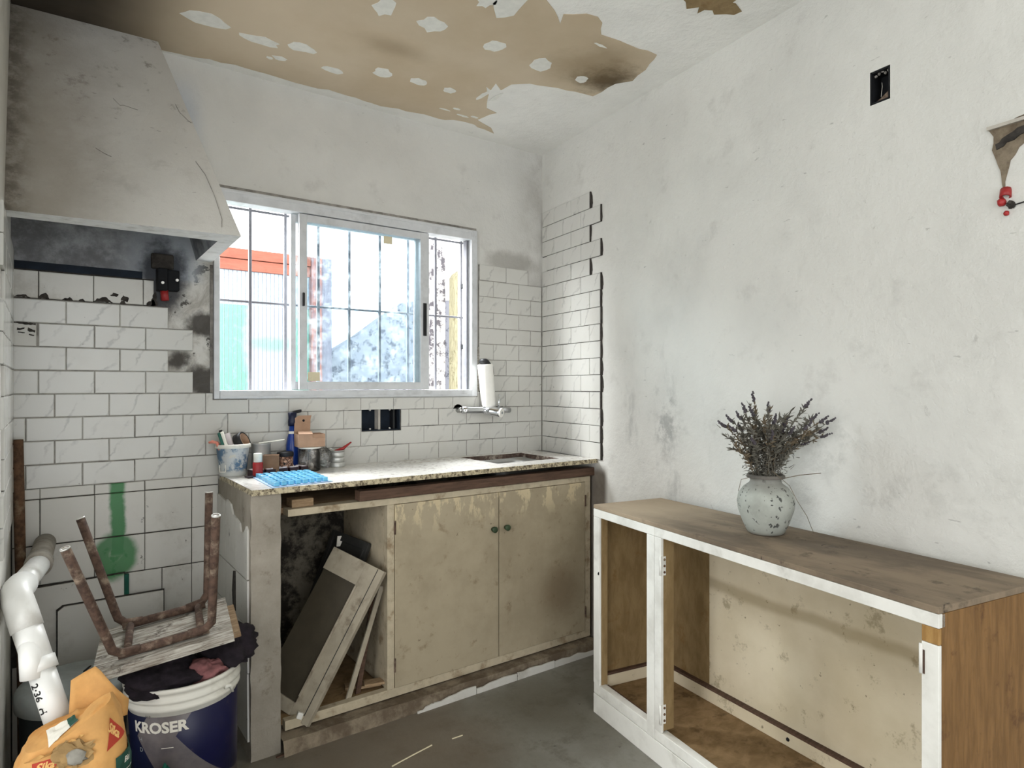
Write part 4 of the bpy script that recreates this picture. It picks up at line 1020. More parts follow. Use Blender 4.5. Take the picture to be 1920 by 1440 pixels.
def stem_mesh(tip, spike, k):
    b = MB(); ax, az = tip; dy = rl.uniform(-.08, .015); ax *= .92
    base = CRX * rl.uniform(-.026, .026) + CRY * rl.uniform(-.026, .026) + Vector((0, 0, -.02))
    end = CRX * ax + CRY * dy + Vector((0, 0, az))
    mid = base.lerp(end, .45) + Vector((0, 0, .035)) - CRX * ax * .22 - CRY * dy * .2 + Vector((rl.uniform(-.01, .01),) * 3)
    pts = []
    for i in range(8):
        t = i / 7; pts.append(base * (1 - t) ** 2 + mid * 2 * t * (1 - t) + end * t * t + Vector((rl.uniform(-.003, .003), rl.uniform(-.003, .003), rl.uniform(-.002, .002))))
    b.tube(pts, [.0016 - .0008 * i / 7 for i in range(8)], 5)
    for i in range(58):
        t = rl.uniform(.35, .97); q = pts[min(6, int(t * 7))].lerp(pts[min(7, int(t * 7) + 1)], t * 7 % 1)
        d = (end - base).normalized() * rl.uniform(.2, 1) + Vector((rl.uniform(-1, 1), rl.uniform(-1, 1), rl.uniform(-.6, 1)))
        d.normalize(); sd = d.cross(Vector((rl.uniform(-1, 1), rl.uniform(-1, 1), .3))).normalized() * .0019
        L = rl.uniform(.010, .024)
        b.add([q - sd, q + sd, q + d * L * .6 + sd * 1.2, q + d * L, q + d * L * .6 - sd * 1.2], [(0, 1, 2, 3, 4)])
    return b, pts
for k, tp in enumerate(tips):
    b, pts = stem_mesh(tp, True, k)
    so_ = b.build('stem', 'dry_leaf' if k % 3 else 'dry_stem', lv)
    if k % 2 == 0 or k in (13, 15, 17):
        fb = MB(); e = pts[-1]; d = (pts[-1] - pts[-3]).normalized()
        for i in range(7):
            fb.ball(e + d * (.0045 * i - .008) + Vector((rl.uniform(-.0025, .0025), rl.uniform(-.0025, .0025), 0)), .0052 - .0004 * i, 7, 4, amp=.5, seed=k + i)
        fb.build('flower_spike', 'dry_flower', so_)
# bare twigs: one long to the right, a drooping root thread to the cabinet top
MB().tube([(.02, -.01, .005), tuple(CRX * .10 + Vector((0, 0, .022))), tuple(CRX * .165 + Vector((0, 0, .028)))], .0012, 5).build('stem', 'dry_stem', lv)
MB().tube([tuple(CRX * -.03 + Vector((0, 0, .02))), tuple(CRX * -.08 - CRY * .02 + Vector((0, 0, .012))), tuple(CRX * -.092 - CRY * .03 + Vector((0, 0, -.02)))], .0009, 5).build('stem', 'dry_stem', lv)
MB().tube([tuple(CRX * .0 - CRY * .05 + Vector((0, 0, .04))), tuple(CRX * .045 - CRY * .06 + Vector((0, 0, -.0))), tuple(CRX * .06 - CRY * .075 + Vector((0, 0, -.04))), tuple(CRX * .10 - CRY * .05 + Vector((0, 0, -.09))), tuple(CRX * .125 - CRY * .02 + Vector((0, 0, -.125))), tuple(CRX * .135 - CRY * .02 + Vector((0, 0, -.148)))], .0008, 5).build('stem', 'dry_stem', lv)
lf = MB()
for i in range(1900):
    a = rl.gauss(0, .017); q = CRX * a + CRY * rl.gauss(0, .015) + Vector((0, 0, rl.uniform(.01, .165)))
    q += CRX * a * q.z * 12
    d = Vector((rl.uniform(-1, 1), rl.uniform(-1, 1), rl.uniform(-.3, 1))).normalized(); sd = d.cross(Vector((rl.uniform(-1, 1), rl.uniform(-1, 1), .2))).normalized() * .0012
    L = rl.uniform(.008, .024); lf.add([q - sd, q + sd, q + d * L * .6 + sd, q + d * L], [(0, 1, 2, 3)])
o = lf.build('dry_foliage', 'dry_leaf', lv); o['kind'] = 'stuff'

# ------------------------------------------------------------------ things on the counter
def round_thing(name, label, cat, x, y, prof, mat, n=28, z=ZS, part=None):
    t = thing(name, label, cat, (x, y, z)); MB().lathe(prof, n, close=False).build(part or 'body', mat, t, True); return t
pail = thing('paint_pail', 'small white pail smeared with blue paint, at left end of counter', 'pail', (-1.539, -.070, ZS))
MB().lathe([(.001, 0), (.044, 0), (.046, .004), (.057, .104), (.0605, .106), (.0605, .116), (.057, .117), (.055, .112), (.0435, .006), (.001, .005)], 32, close=False).build('pail_body', 'pail_paint', pail, True)
MB().lathe([(.0575, .103), (.0625, .104), (.0625, .1165), (.058, .1185), (.0555, .116)], 32, close=False).build('pail_rim', 'plastic_white', pail, True)
px, py = -1.539, -.070
F2 = Vector((-.46, -.888, 0)); S2 = Vector((.888, -.46, 0))
for q in (-.034, -.014): MB().obox(Vector((px, py, ZS + .018)) + S2 * q + F2 * .0480, S2 * .0022, F2 * .0015, Vector((0, 0, .026)) + F2 * .002).build('printed_mark', 'ink_white', pail, world=True)
MB().obox(Vector((px, py, ZS + .018)) + S2 * -.034 + F2 * .0480, S2 * .022, F2 * .0015, Vector((0, 0, .002))).build('printed_mark', 'ink_white', pail, world=True)
def tilted(name, label, cat, base, top, w, th, mat, wdir=None):
    base = Vector(base); u = Vector(top) - base; wv = Vector(wdir or (.8, -.58, 0)); wv = (wv - u.normalized() * wv.dot(u.normalized())).normalized(); t_ = u.cross(wv).normalized()
    return tag(MB().obox(base - wv * w / 2 - t_ * th / 2, wv * w, t_ * th, u).build(name, mat, bevel=.0015), label, cat)
sp = thing('scouring_sponge', 'green and white scouring sponge block standing in the painted pail', 'sponge', (px - .015, py - .01, ZS + .04))
u = Vector((-.036, .01, .115)); wv = Vector((.02, -.005, .006)).normalized(); tv = u.cross(wv).normalized()
MB().obox(Vector((px - .020, py - .02, ZS + .045)) - tv * .02, wv * .010, tv * .040, u).build('green_pad', 'plastic_green', sp, bevel=.002, world=True)
MB().obox(Vector((px - .020, py - .02, ZS + .045)) + wv * .0102 - tv * .02, wv * .010, tv * .040, u).build('white_pad', 'ink_white', sp, bevel=.002, world=True)
tilted('plastic_scraper', 'white plastic scraper blade leaning in the painted pail', 'scraper', (px + .004, py + .005, ZS + .05), (px - .024, py + .012, ZS + .156), .034, .008, 'mosaic_white')
tag(MB().tube([(px - .01, py + .02, ZS + .05), (px - .038, py + .026, ZS + .168)], .006, 10).build('brush_handle', 'plastic_black', smooth=False), 'black brush handle poking up behind the sponge in the pail', 'brush')
tp = thing('tape_roll', 'roll of black tape tilted on the pail rim', 'tape roll', (px + .030, py - .005, ZS + .125), rot=(R(62), R(20), R(38)))
MB().lathe([(.027, -.014), (.034, -.014), (.034, .014), (.027, .014), (.027, -.014)], 28, close=False).build('tape', 'plastic_black', tp, True)
MB().lathe([(.0250, -.0145), (.0272, -.0145), (.0272, .0145), (.0250, .0145), (.0250, -.0145)], 28, close=False).build('cardboard_core', 'cardboard', tp, True)
tag(MB().tube([(px - .045, py - .015, ZS + .09), (px - .060, py - .022, ZS + .126), (px - .075, py - .018, ZS + .130), (px - .085, py - .012, ZS + .127)], [.005, .006, .006, .004], 8).build('pink_handle', 'pink_plastic', smooth=True), 'curved pink tool handle hooked over the pail left rim', 'handle')
cn = round_thing('paint_tin', 'open silver tin behind the red glue tube', 'tin', -1.432, -.050, [(.001, 0), (.033, 0), (.034, .003), (.034, .04), (.0352, .042), (.034, .044), (.034, .108), (.036, .110), (.036, .114), (.032, .114), (.0325, .006), (.001, .005)], 'tin')
tag(MB().obox((-1.452, -.088, ZS + .1145), (.092, -.018, .010), (.006, .022, 0), (0, 0, .003)).build('paint_stick', 'ink_white', bevel=.001), 'flat white paint stick lying across the open silver tin', 'stick')
gt = thing('glue_tube', 'small red tube with a white cap standing on the counter', 'tube', (-1.472, -.155, ZS))
MB().lathe([(.001, 0), (.017, 0), (.018, .003), (.018, .050), (.0165, .052), (.001, .0525)], 24, close=False).build('body', 'plastic_red', gt, True)
MB().lathe([(.001, .0525), (.0150, .0525), (.0150, .083), (.014, .085), (.001, .085)], 24, close=False).build('cap', 'plastic_white', gt, True)
tag(MB().obox((-1.4495, -.140, ZS), (.052, -.020, 0), (.014, .04, 0), (0, 0, .074)).build('brown_carton', 'cardboard_dark', bevel=.001), 'small closed brown carton beside the red tube', 'carton')
dc = thing('stain_can', 'dark can with stone pattern label and dark lid', 'can', (-1.356, -.100, ZS))
MB().lathe([(.001, 0), (.028, 0), (.029, .002), (.029, .066), (.001, .0665)], 28, close=False).build('body', 'brick_label', dc, True)
MB().lathe([(.0292, .062), (.031, .064), (.031, .076), (.029, .079), (.010, .082), (.001, .082)], 28, close=False).build('lid', 'plastic_black', dc, True)
bt = thing('blue_bottle', 'tall blue squeeze bottle with dark cap against the tiles', 'bottle', (-1.312, -.046, ZS))
MB().lathe([(.001, 0), (.022, 0), (.024, .004), (.024, .10), (.020, .125), (.013, .150), (.012, .175), (.001, .1755)], 24, close=False).build('body', 'blue_plastic', bt, True)
MB().lathe([(.001, .1755), (.016, .1755), (.017, .19), (.015, .205), (.017, .228), (.001, .23)], 20, close=False).build('cap', 'navy_plastic', bt, True)
MB().obox((-1.312, -.056, ZS + .222), (.036, .004, .006), (0, .016, 0), (0, 0, .012)).build('trigger_head', 'plastic_black', bt, bevel=.003, world=True)
MB().lathe([(.0128, .14), (.0148, .142), (.0148, .152), (.0128, .154)], 18, close=False).build('neck_ring', 'ink_white', bt, True)
jr = thing('plastic_jar', 'cloudy clear plastic jar beneath the open cardboard box', 'jar', (-1.262, -.105, ZS))
MB().lathe([(.001, 0), (.038, 0), (.040, .003), (.040, .090), (.0405, .094), (.0385, .094), (.0378, .005), (.001, .004)], 28, close=False).build('body', 'clear_plastic', jr, True)
MB().lathe([(.0402, .088), (.043, .089), (.043, .0935), (.0402, .0945)], 28, close=False).build('lid_ring', 'plastic_white', jr, True)
MB().ball((.002, -.008, .022), .020, 10, 6, (1, 1, .7), .4, seed=3).build('contents', 'mosaic_white', jr)
cbx = thing('cardboard_box', 'open brown cardboard box with raised flap sitting on the jar', 'box', (-1.264, -.105, ZS + .0955), R(-4))
b = MB(); t_ = .002; a0, a1, b0, b1, hh = -.050, .052, -.036, .036, .050
b.box(a0, a1, b0, b1, 0, t_).box(a0, a1, b0, b0 + t_, t_, hh).box(a0, a1, b1 - t_, b1, t_, hh).box(a0, a0 + t_, b0 + t_, b1 - t_, t_, hh).box(a1 - t_, a1, b0 + t_, b1 - t_, t_, hh)
b.build('box_body', 'cardboard', cbx)
MB().prism([(-.050, .0), (.012, .0), (.016, .055), (.020, .070), (-.030, .070), (-.046, .060)], .002, lambda x, z, h: (x, b1 - .001 + z * .12 + h, hh + z)).build('lid_flap', 'cardboard', cbx)
MB().obox((-.05, b0, hh), (.054, .0, -.002), (.010, .052, .008), (0, 0, .002)).build('side_flap', 'cardboard', cbx)
MB().obox((.004, b0, hh), (.046, 0, 0), (.0, -.006, -.014), (0, .002, 0)).build('front_flap', 'cardboard', cbx)
MB().ball((-.012, b1 + .0045, hh + .050), .005, 10, 6, (1, .3, 1)).build('hang_hole', 'void_black', cbx)
bg_ = thing('plastic_bag', 'crumpled clear plastic bag between the jar and ribbed tin', 'bag', (-1.188, -.062, ZS))
MB().ball((0, 0, .038), .036, 20, 12, (.85, .8, 1.05), .55, 7., 2.).build('bag_body', 'clear_bag', bg_, False)
MB().tube([(0, .005, .06), (-.008, .01, .085), (-.02, .012, .105)], [.028, .012, .018], 9).build('bag_neck', 'clear_bag', bg_, False)
MB().ball((-.006, -.005, .02), .017, 10, 7, (1, 1, .8), .5, seed=9).build('contents', 'drum_grey', bg_)
tn = thing('ribbed_tin', 'small ribbed open tin can at right end of the clutter', 'tin', (-1.130, -.052, ZS))
pr = [(.001, 0), (.028, 0), (.030, .002)]
for k in range(3): pr += [(.030, .004 + k * .021), (.030, .017 + k * .021), (.0282, .019 + k * .021), (.0282, .022 + k * .021)]
pr += [(.0305, .066), (.031, .068), (.029, .069), (.028, .006), (.001, .005)]
MB().lathe(pr, 28, close=False).build('body', 'tin', tn, True)
MB().tube([(-.03, .01, .062), (-.040, .006, .072), (-.034, -.006, .080), (-.022, -.012, .074)], .0012, 6).build('wire_loop', 'chrome', tn)
kn = thing('red_knife', 'red handled craft knife resting in the ribbed tin', 'knife', (-1.12, -.05, ZS + .06))
MB().tube([(-.02, 0, .004), (.012, -.008, .014), (.045, -.016, .040)], [.005, .007, .003], 8).build('handle', 'plastic_red', kn, True)
MB().tube([(-.02, 0, .004), (-.03, .003, -.004)], .0025, 6).build('blade', 'steel', kn)
# mosaic sheets
ms_ = thing('mosaic_sheet', 'sheet of light blue glass mosaic tiles lying on the counter front', 'mosaic sheet', (-1.40, -.32, ZS))
c00, c10, c01, c11 = Vector((-1.500, -.462, 0)), Vector((-1.306, -.440, 0)), Vector((-1.488, -.185, 0)), Vector((-1.290, -.185, 0))
def MQ(u, v): return c00.lerp(c10, u).lerp(c01.lerp(c11, u), v)
MB().prism([tuple(MQ(u, v)[:2]) for u, v in ((-.05, -.05), (1.05, -.03), (1.05, 1.04), (-.05, 1.04))], .0025, lambda x, y, h: (x, y, ZS + .0003 + h)).build('backing', 'blue_backing', ms_, world=True)
tm = MB().box(0, .0175, 0, .030, 0, .014).mesh('glass_tile', 'blue_glass')
for i in range(8):
    for j in range(6):
        o = bpy.data.objects.new('glass_tile', tm); COL.objects.link(o); put(o, ms_, True)
        q = MQ((i + .08) / 8, (j + .1) / 6); o.location = (q.x, q.y, ZS + .003); o.rotation_euler = (0, 0, R(5 + random.uniform(-1.5, 1.5)))
        m_ = o.modifiers.new('bevel', 'BEVEL'); m_.width = .002; m_.segments = 2
md = thing('mosaic_sheet', 'strip of dark and white mosaic pieces behind the blue mosaic sheet', 'mosaic sheet', (-1.40, -.14, ZS))
for i in range(5):
    x = -1.487 + .045 * i; y = -.165 + .006 * i
    MB().obox((x, y, ZS + .0003), (.036, .003, 0), (-.012, .05, 0), (0, 0, .022)).build('dark_tile', 'mosaic_dark', md, bevel=.001, world=True)
    for j in range(3):
        MB().obox((x + .003 - .004 * j, y + .004 + .015 * j, ZS + .0225), (.014, .001, .0), (-.003, .010, 0), (0, 0, .003)).build('white_tile', 'mosaic_white', md, world=True)
        if j != 1: MB().obox((x + .019 - .004 * j, y + .006 + .014 * j, ZS + .0225), (.015, .001, .001), (-.003, .008, 0), (0, 0, .004)).build('white_tile', 'mosaic_white', md, world=True)
MB().obox((-1.515, -.195, ZS + .0003), (.03, .004, 0), (-.006, .03, 0), (0, 0, .006)).build('dark_tile', 'mosaic_dark', md, bevel=.001, world=True)
# faucet
fc = thing('wall_faucet', 'chrome wall mixer tap with a white filter canister', 'faucet', (-.40, -.06, 1.09))
MB().tube([(-.520, .0, 1.092), (-.520, -.008, 1.092)], .027, 20).build('rosette', 'plastic_black', fc, world=True)
MB().tube([(-.520, -.006, 1.092), (-.520, -.05, 1.092)], .014, 16).build('inlet', 'steel', fc, True, world=True)
MB().tube([(-.28, .0, 1.096), (-.28, -.008, 1.096)], .022, 20).build('rosette', 'plastic_black', fc, world=True)
MB().tube([(-.28, -.006, 1.092), (-.28, -.05, 1.090)], .012, 16).build('inlet', 'steel', fc, True, world=True)
MB().tube([(-.528, -.06, 1.092), (-.50, -.06, 1.092), (-.40, -.06, 1.090), (-.30, -.06, 1.088), (-.255, -.06, 1.087)], [.016, .0165, .0165, .014, .0135], 18).build('body', 'chrome', fc, True, world=True)
MB().tube([(-.41, -.06, 1.09), (-.385, -.085, 1.085), (-.36, -.115, 1.080), (-.355, -.125, 1.079)], [.018, .022, .023, .022], 18).build('valve', 'chrome', fc, True, world=True)
MB().tube([(-.355, -.125, 1.079), (-.352, -.131, 1.078)], .022, 18).build('valve_cap', 'ceramic', fc, False, world=True)
MB().tube([(-.352, -.131, 1.078), (-.351, -.134, 1.078)], .006, 12).build('cap_button', 'drum_grey', fc, False, world=True)
MB().tube([(-.345, -.095, 1.095), (-.340, -.092, 1.165)], [.006, .0045], 10).build('lever', 'chrome', fc, True, world=True)
ax = Vector((-.022, 0, .205)); b0_ = Vector((-.378, -.06, 1.105))
MB().tube([b0_, b0_ + ax * .06, b0_ + ax * .98, b0_ + ax], [.030, .034, .038, .037], 28).build('filter_canister', 'ceramic', fc, True, world=True)
e = b0_ + ax
MB().tube([e + Vector((0, 0, .0005)), e + Vector((.004, 0, .010)), e + Vector((.012, 0, .019))], [.034, .030, .012], 20).build('canister_top', 'plastic_black', fc, True, world=True)
MB().tube([e + Vector((.03, -.024, -.01)), e + Vector((.033, -.026, -.05))], .0012, 5).build('scratch', 'ink_black', fc, world=True)

# ------------------------------------------------------------------ left corner: pipe, bin, bag, bucket, stool
bar_ = thing('iron_bar', 'rusty iron bar standing upright in the left corner', 'bar', (-2.165, -.05, 0))
MB().tube([(-2.163, -.055, .0), (-2.166, -.055, .5), (-2.172, -.055, .85), (-2.176, -.058, 1.035)], [.013, .0145, .0155, .016], 10).build('bar_body', 'rust_dark', bar_, True, world=True)
pp = thing('drain_pipe', 'white plastic drain pipe with elbow and branch by the left wall', 'pipe', (-2.12, -.35, .69))
E0 = Vector((-2.164, -.655, .700))
MB().tube([(-2.105, -.0105, .690), (-2.120, -.30, .693)], .030, 20).build('wall_stub', 'pvc_dirty', pp, True, world=True)
MB().tube([(-2.119, -.285, .693), (-2.122, -.345, .694)], .0345, 20).build('coupling', 'pvc_dirty', pp, True, world=True)
MB().tube([(-2.121, -.335, .693), (-2.160, -.60, .700)], .0285, 20).build('pipe_run', 'pvc', pp, True, world=True)
dv = (Vector((-2.084, -.775, .43)) - E0).normalized()
MB().tube([(-2.153, -.56, .699), (-2.160, -.60, .700), (-2.164, -.645, .698), E0 + dv * .02, E0 + dv * .05, E0 + dv * .088], [.0335, .0335, .033, .033, .0335, .0335], 20).build('elbow', 'pvc', pp, True, world=True)
MB().tube([E0 + dv * .08, E0 + dv * .175], .0310, 20).build('branch_fitting', 'pvc', pp, True, world=True)
MB().tube([E0 + dv * .165, E0 + dv * .195], .0345, 20).build('socket_ring', 'pvc', pp, True, world=True)
q0 = E0 + dv * .105
MB().tube([q0, q0 + Vector((.004, -.04, -.045)), q0 + Vector((.006, -.046, -.085))], .0245, 18, hollow=.86).build('branch_spout', 'pvc', pp, True, world=True)
MB().tube([E0 + dv * .19, E0 + dv * .325], .0280, 20, hollow=.88).build('tail_pipe', 'pvc', pp, True, world=True)
# stamped figures on the tail pipe
acx = Vector((.80, -.58, 0)); acx = (acx - dv * acx.dot(dv)).normalized(); nrm = acx.cross(dv).normalized()
if nrm.y > 0: nrm = -nrm
nrm = (nrm + acx * -.12).normalized()
tq = acx.copy()
def pipe_fn(x, y):
    s = .245 - (-x) * 1.0; a = y / .0284 - .12
    s = .252 + x
    return E0 + dv * s + nrm * (.0284 * math.cos(a)) + acx * (.0284 * math.sin(a))
text_on('stamp', '2\u00b736  H', .024, 'ink_black', pp, pipe_fn, .0005)
# panels against the back wall
def pan(name, label, poly, y, th, mat='tile_old'):
    cx_ = sum(p[0] for p in poly) / len(poly)
    t = thing(name, label, 'panel', (cx_, y, 0))
    MB().prism(poly, th, lambda x, z, h: (x, y - h, z)).build('board', mat, t, bevel=.001, world=True)
    MB().prism([(x + (.004 if x > cx_ else -.004), z + (.004 if z > .1 else 0)) for x, z in poly], .003, lambda x, z, h: (x, y + .0035 - h, z)).build('edge_shadow', 'adhesive', t, world=True)  # dark rim drawn in as the shadow gap round the board
    return t
pan('wall_panel', 'large white panel with a notched top against the tiles behind the drum', [(-2.150, .0), (-1.86, .0), (-1.86, .470), (-1.884, .470), (-1.884, .555), (-2.150, .548)], -.022, .008)
pan('wall_panel', 'second white panel standing in front of the notched one', [(-2.072, .0), (-1.765, .0), (-1.765, .478), (-2.055, .478), (-2.072, .465)], -.034, .009)
tag(MB().tube([(-1.877, -.02, .475), (-1.877, -.02, .55)], .009, 10).build('gas_stub', 'plastic_green'), 'short green painted pipe stub below the green paint ring', 'pipe')
drum = thing('grey_drum', 'grey lidded plastic drum behind the orange paper bag', 'drum', (-2.035, -.365, 0))
MB().lathe([(.001, 0), (.120, 0), (.122, .005), (.132, .32), (.128, .335), (.001, .335)], 36, close=False).build('drum_body', 'drum_dark', drum, True)
MB().lathe([(.134, .305), (.1425, .307), (.1425, .345), (.136, .356), (.118, .360), (.108, .354), (.06, .357), (.001, .358)], 40, close=False).build('drum_lid', 'drum_grey', drum, True)
MB().obox((.02, .03, .358), (.006, .004, 0), (.016, .03, 0), (0, 0, .004)).build('lid_mark', 'ink_black', drum)
# bucket
bk_ = thing('bucket', 'big white bucket with navy and grey printed wrap, full of rags', 'bucket', (-1.772, -.562, 0), rot=(R(-1.0), R(-1.6), 0))
MB().lathe([(.001, 0), (.126, 0), (.129, .004), (.141, .330), (.149, .332), (.149, .342), (.143, .345), (.143, .352), (.151, .354), (.151, .362), (.145, .365), (.146, .378), (.152, .380), (.152, .392), (.146, .393), (.140, .385), (.126, .006), (.001, .005)], 48, close=False).build('bucket_body', 'plastic_white', bk_, True)
MB().lathe([(.1312, .058), (.1312 + .0012, .058), (.1405 + .0012, .317), (.1405, .318)], 64, close=False).build('printed_wrap', 'bucket_wrap', bk_, True)
wd = math.atan2(-.8905, -.4550)   # bearing of the printed front
def buck(x, y):
    a = wd + x / .138; r = .1302 + (y - .03) * .0359 + .0022
    return Vector((r * math.cos(a), r * math.sin(a), y))
text_on('lettering', 'KROSER', .040, 'ink_white', bk_, lambda x, y: buck(x - .022, y + .288), .0016, world=False)
text_on('lettering', '\u2014', .03, 'ink_white', bk_, lambda x, y: buck(x + .0, y + .235), .0, world=False)
for k in range(2): text_on('lettering', 'H' if k == 0 else 'D', .016, 'drum_grey', bk_, lambda x, y: buck(x - .075, y + .255 - k * .028), .0, world=False)
text_on('lettering', '510', .010, 'ink_black', bk_, lambda x, y: buck(x - .045, y + .322) * 1.0 + Vector((math.cos(wd) * .004, math.sin(wd) * .004, 0)), .0, world=False)
MB().tube([tuple(buck(.15, .345) * 1.02), tuple(buck(.165, .33) * 1.06), tuple(buck(.175, .305) * 1.07)], [.007, .006, .003], 8).build('handle_lug', 'plastic_white', bk_, True)
MB().lathe([(.001, .345), (.134, .345), (.001, .346)], 24, close=False).build('fill', 'cloth_dark', bk_)
def rag(name, label, ctr, r, scl, mat, seed, amp=.42):
    return tag(MB().ball(ctr, r, 40, 24, scl, amp, 4.6, seed).build(name, mat, smooth=True), label, 'rag')
rag('rag', 'dark crumpled rag heaped over the bucket left rim', (-1.845, -.60, .405), .10, (1.0, .95, .42), 'cloth_dark', 1.3)
rag('rag', 'black rag bulging over the bucket right rim beneath the stool', (-1.665, -.54, .425), .085, (.95, 1.1, .75), 'cloth_dark', 4.1)
rag('rag', 'dusty pink rag tucked inside the bucket rim', (-1.735, -.635, .397), .05, (1.2, .8, .62), 'cloth_pink', 7.7, .5)
# stool: upside down
st = thing('stool', 'upturned stool with rusty tube legs and peeling wooden seat', 'stool', (-1.834, -.582, .525), rot=(.054, -.144, -.145))
sb = MB()
def seat(u, v): return (-.165 + .33 * u, -.145 + .29 * v, -.014 + .003 * mnoise.noise(Vector((u * 3, v * 14, 2))))
MB().grid(seat, 12, 30).add([(-.165, -.145, -.036), (.165, -.145, -.036), (.165, .145, -.036), (-.165, .145, -.036), (-.165, -.145, -.014), (.165, -.145, -.014), (.165, .145, -.014), (-.165, .145, -.014)], [(0, 3, 2, 1), (0, 1, 5, 4), (1, 2, 6, 5), (2, 3, 7, 6), (3, 0, 4, 7)]).build('seat', 'wood_weathered', st)
MB().box(.145, .185, -.10, .13, -.048, -.037).build('seat_edge_strip', 'wood_rough', st, bevel=.002)
a, b_, a1, b1_, h = .088, .098, .168, .157, .324
for y in (-b_, b_): MB().tube([(-a - .02, y, .0), (a + .02, y, .0)], .0115, 10).build('frame_rail', 'rust', st, True)
MB().tube([(-a, -b_, .0), (-a, b_, .0)], .010, 10).build('frame_rail', 'rust', st, True)
MB().tube([(a, -b_, .0), (a, b_, .0)], .010, 10).build('frame_rail', 'rust', st, True)
for sx in (-1, 1):
    for sy in (-1, 1):
        p0 = Vector((sx * (a - .03), sy * b_, .002)); p1 = Vector((sx * (a + .012), sy * (b_ + .006), .006)); p2 = Vector((sx * (a + .034), sy * (b_ + .016), .05)); p3 = Vector((sx * a1, sy * b1_, h))
        L = MB().tube([p0, p1, p1.lerp(p2, .5) + Vector((sx * .006, sy * .003, -.006)), p2, p2.lerp(p3, .5), p3], .0115, 12, hollow=.72).build('leg', 'rust', st, True)
        MB().tube([p3.lerp(p2, .012), p3 + (p3 - p2).normalized() * .0005], .0119, 12, hollow=.74).build('cut_end', 'metal_bright', L, True)
# cement bag
cbag = thing('cement_bag', 'torn orange paper cement bag with red triangle prints', 'bag', (-2.058, -.875, 0), R(-14))
BW, BD, BH = .112, .080, .458
def bag(u, v, infl=0.0):
    a = 2 * math.pi * u; z = BH * v
    k = 1.0 / max(abs(math.cos(a)) ** 3.2 + abs(math.sin(a)) ** 3.2, 1e-6) ** (1 / 3.2)
    pin = 1 - 2.6 * max(0, v - .80) ** 1.5 - .10 * max(0, .12 - v) * 6
    r = k * pin
    q = Vector((BW * r * math.cos(a), BD * r * math.sin(a), z))
    nz = mnoise.noise(Vector((q.x * 9, q.y * 9, z * 8))) * .012 - abs(mnoise.noise(Vector((q.x * 16, q.y * 16, z * 13 + 4)))) * .014 - abs(mnoise.noise(Vector((q.x * 34 + 3, q.y * 34, z * 30)))) * .005
    d = Vector((math.cos(a), math.sin(a), 0))
    q += d * (nz + infl); q.z += .010 * math.cos(a * 2 + .6) * v * v + (.040 * math.cos(a) * v ** 3)
    return q
MB().grid(lambda u, v: bag(u, v), 56, 34).build('bag_body', 'paper_orange', cbag, True)
# crumpled top folded in, torn mouth showing powder
def top(u, v):
    e = bag(u, 1.0); ctr = Vector((.02, .006, BH + .006)); q = e.lerp(ctr, v)
    q.z += .010 * math.sin(v * 3.0) + (mnoise.noise(Vector((q.x * 22, q.y * 22, 3))) * .012 - abs(mnoise.noise(Vector((q.x * 30, q.y * 30, 7)))) * .016) * (v if v < .5 else 1 - v * .4)
    return q
MB().grid(top, 56, 8).build('folded_top', 'paper_orange', cbag, True)
MB().grid(lambda u, v: Vector((-.018 + .118 * u, .048 + .022 * v + .008 * math.sin(u * 6), BH - .030 + .115 * v * (1 - max(0, u - .42) * 1.3 - max(0, .42 - u) * .5))), 10, 6).build('standing_flap', 'paper_orange', cbag, True)
fl = bpy.data.objects['standing_flap']; m_ = fl.modifiers.new('thick', 'SOLIDIFY'); m_.thickness = .002
MB().ball((.016, -.071, .415), .028, 16, 10, (1.3, .35, 1), .6, seed=6).build('torn_hole', 'paper_inside', cbag, False)
MB().ball((.024, -.080, .412), .016, 12, 8, (1.1, .5, 1), .5, seed=2).build('spilled_powder', 'powder_grey', cbag, True)
te = MB(); rt_ = random.Random(4); tp_ = []
for i in range(15):
    q = bag(.64 + .17 * i / 14, .955, .004); tp_.append(q)
te.add(tp_ + [q + Vector((rt_.uniform(-.003, .003), -.006, rt_.uniform(.004, .014))) for q in tp_], [(i, i + 1, 16 + i, 15 + i) for i in range(14)])
te.build('torn_edge', 'ink_cream', cbag)
def on_bag(u0, v0, wx, hz, off=.0025):
    """small coordinates x,y (metres) on the bag surface round (u0,v0)"""
    def fn(x, y): return bag(u0 + x * wx, v0 + y / BH * hz, off)
    return fn
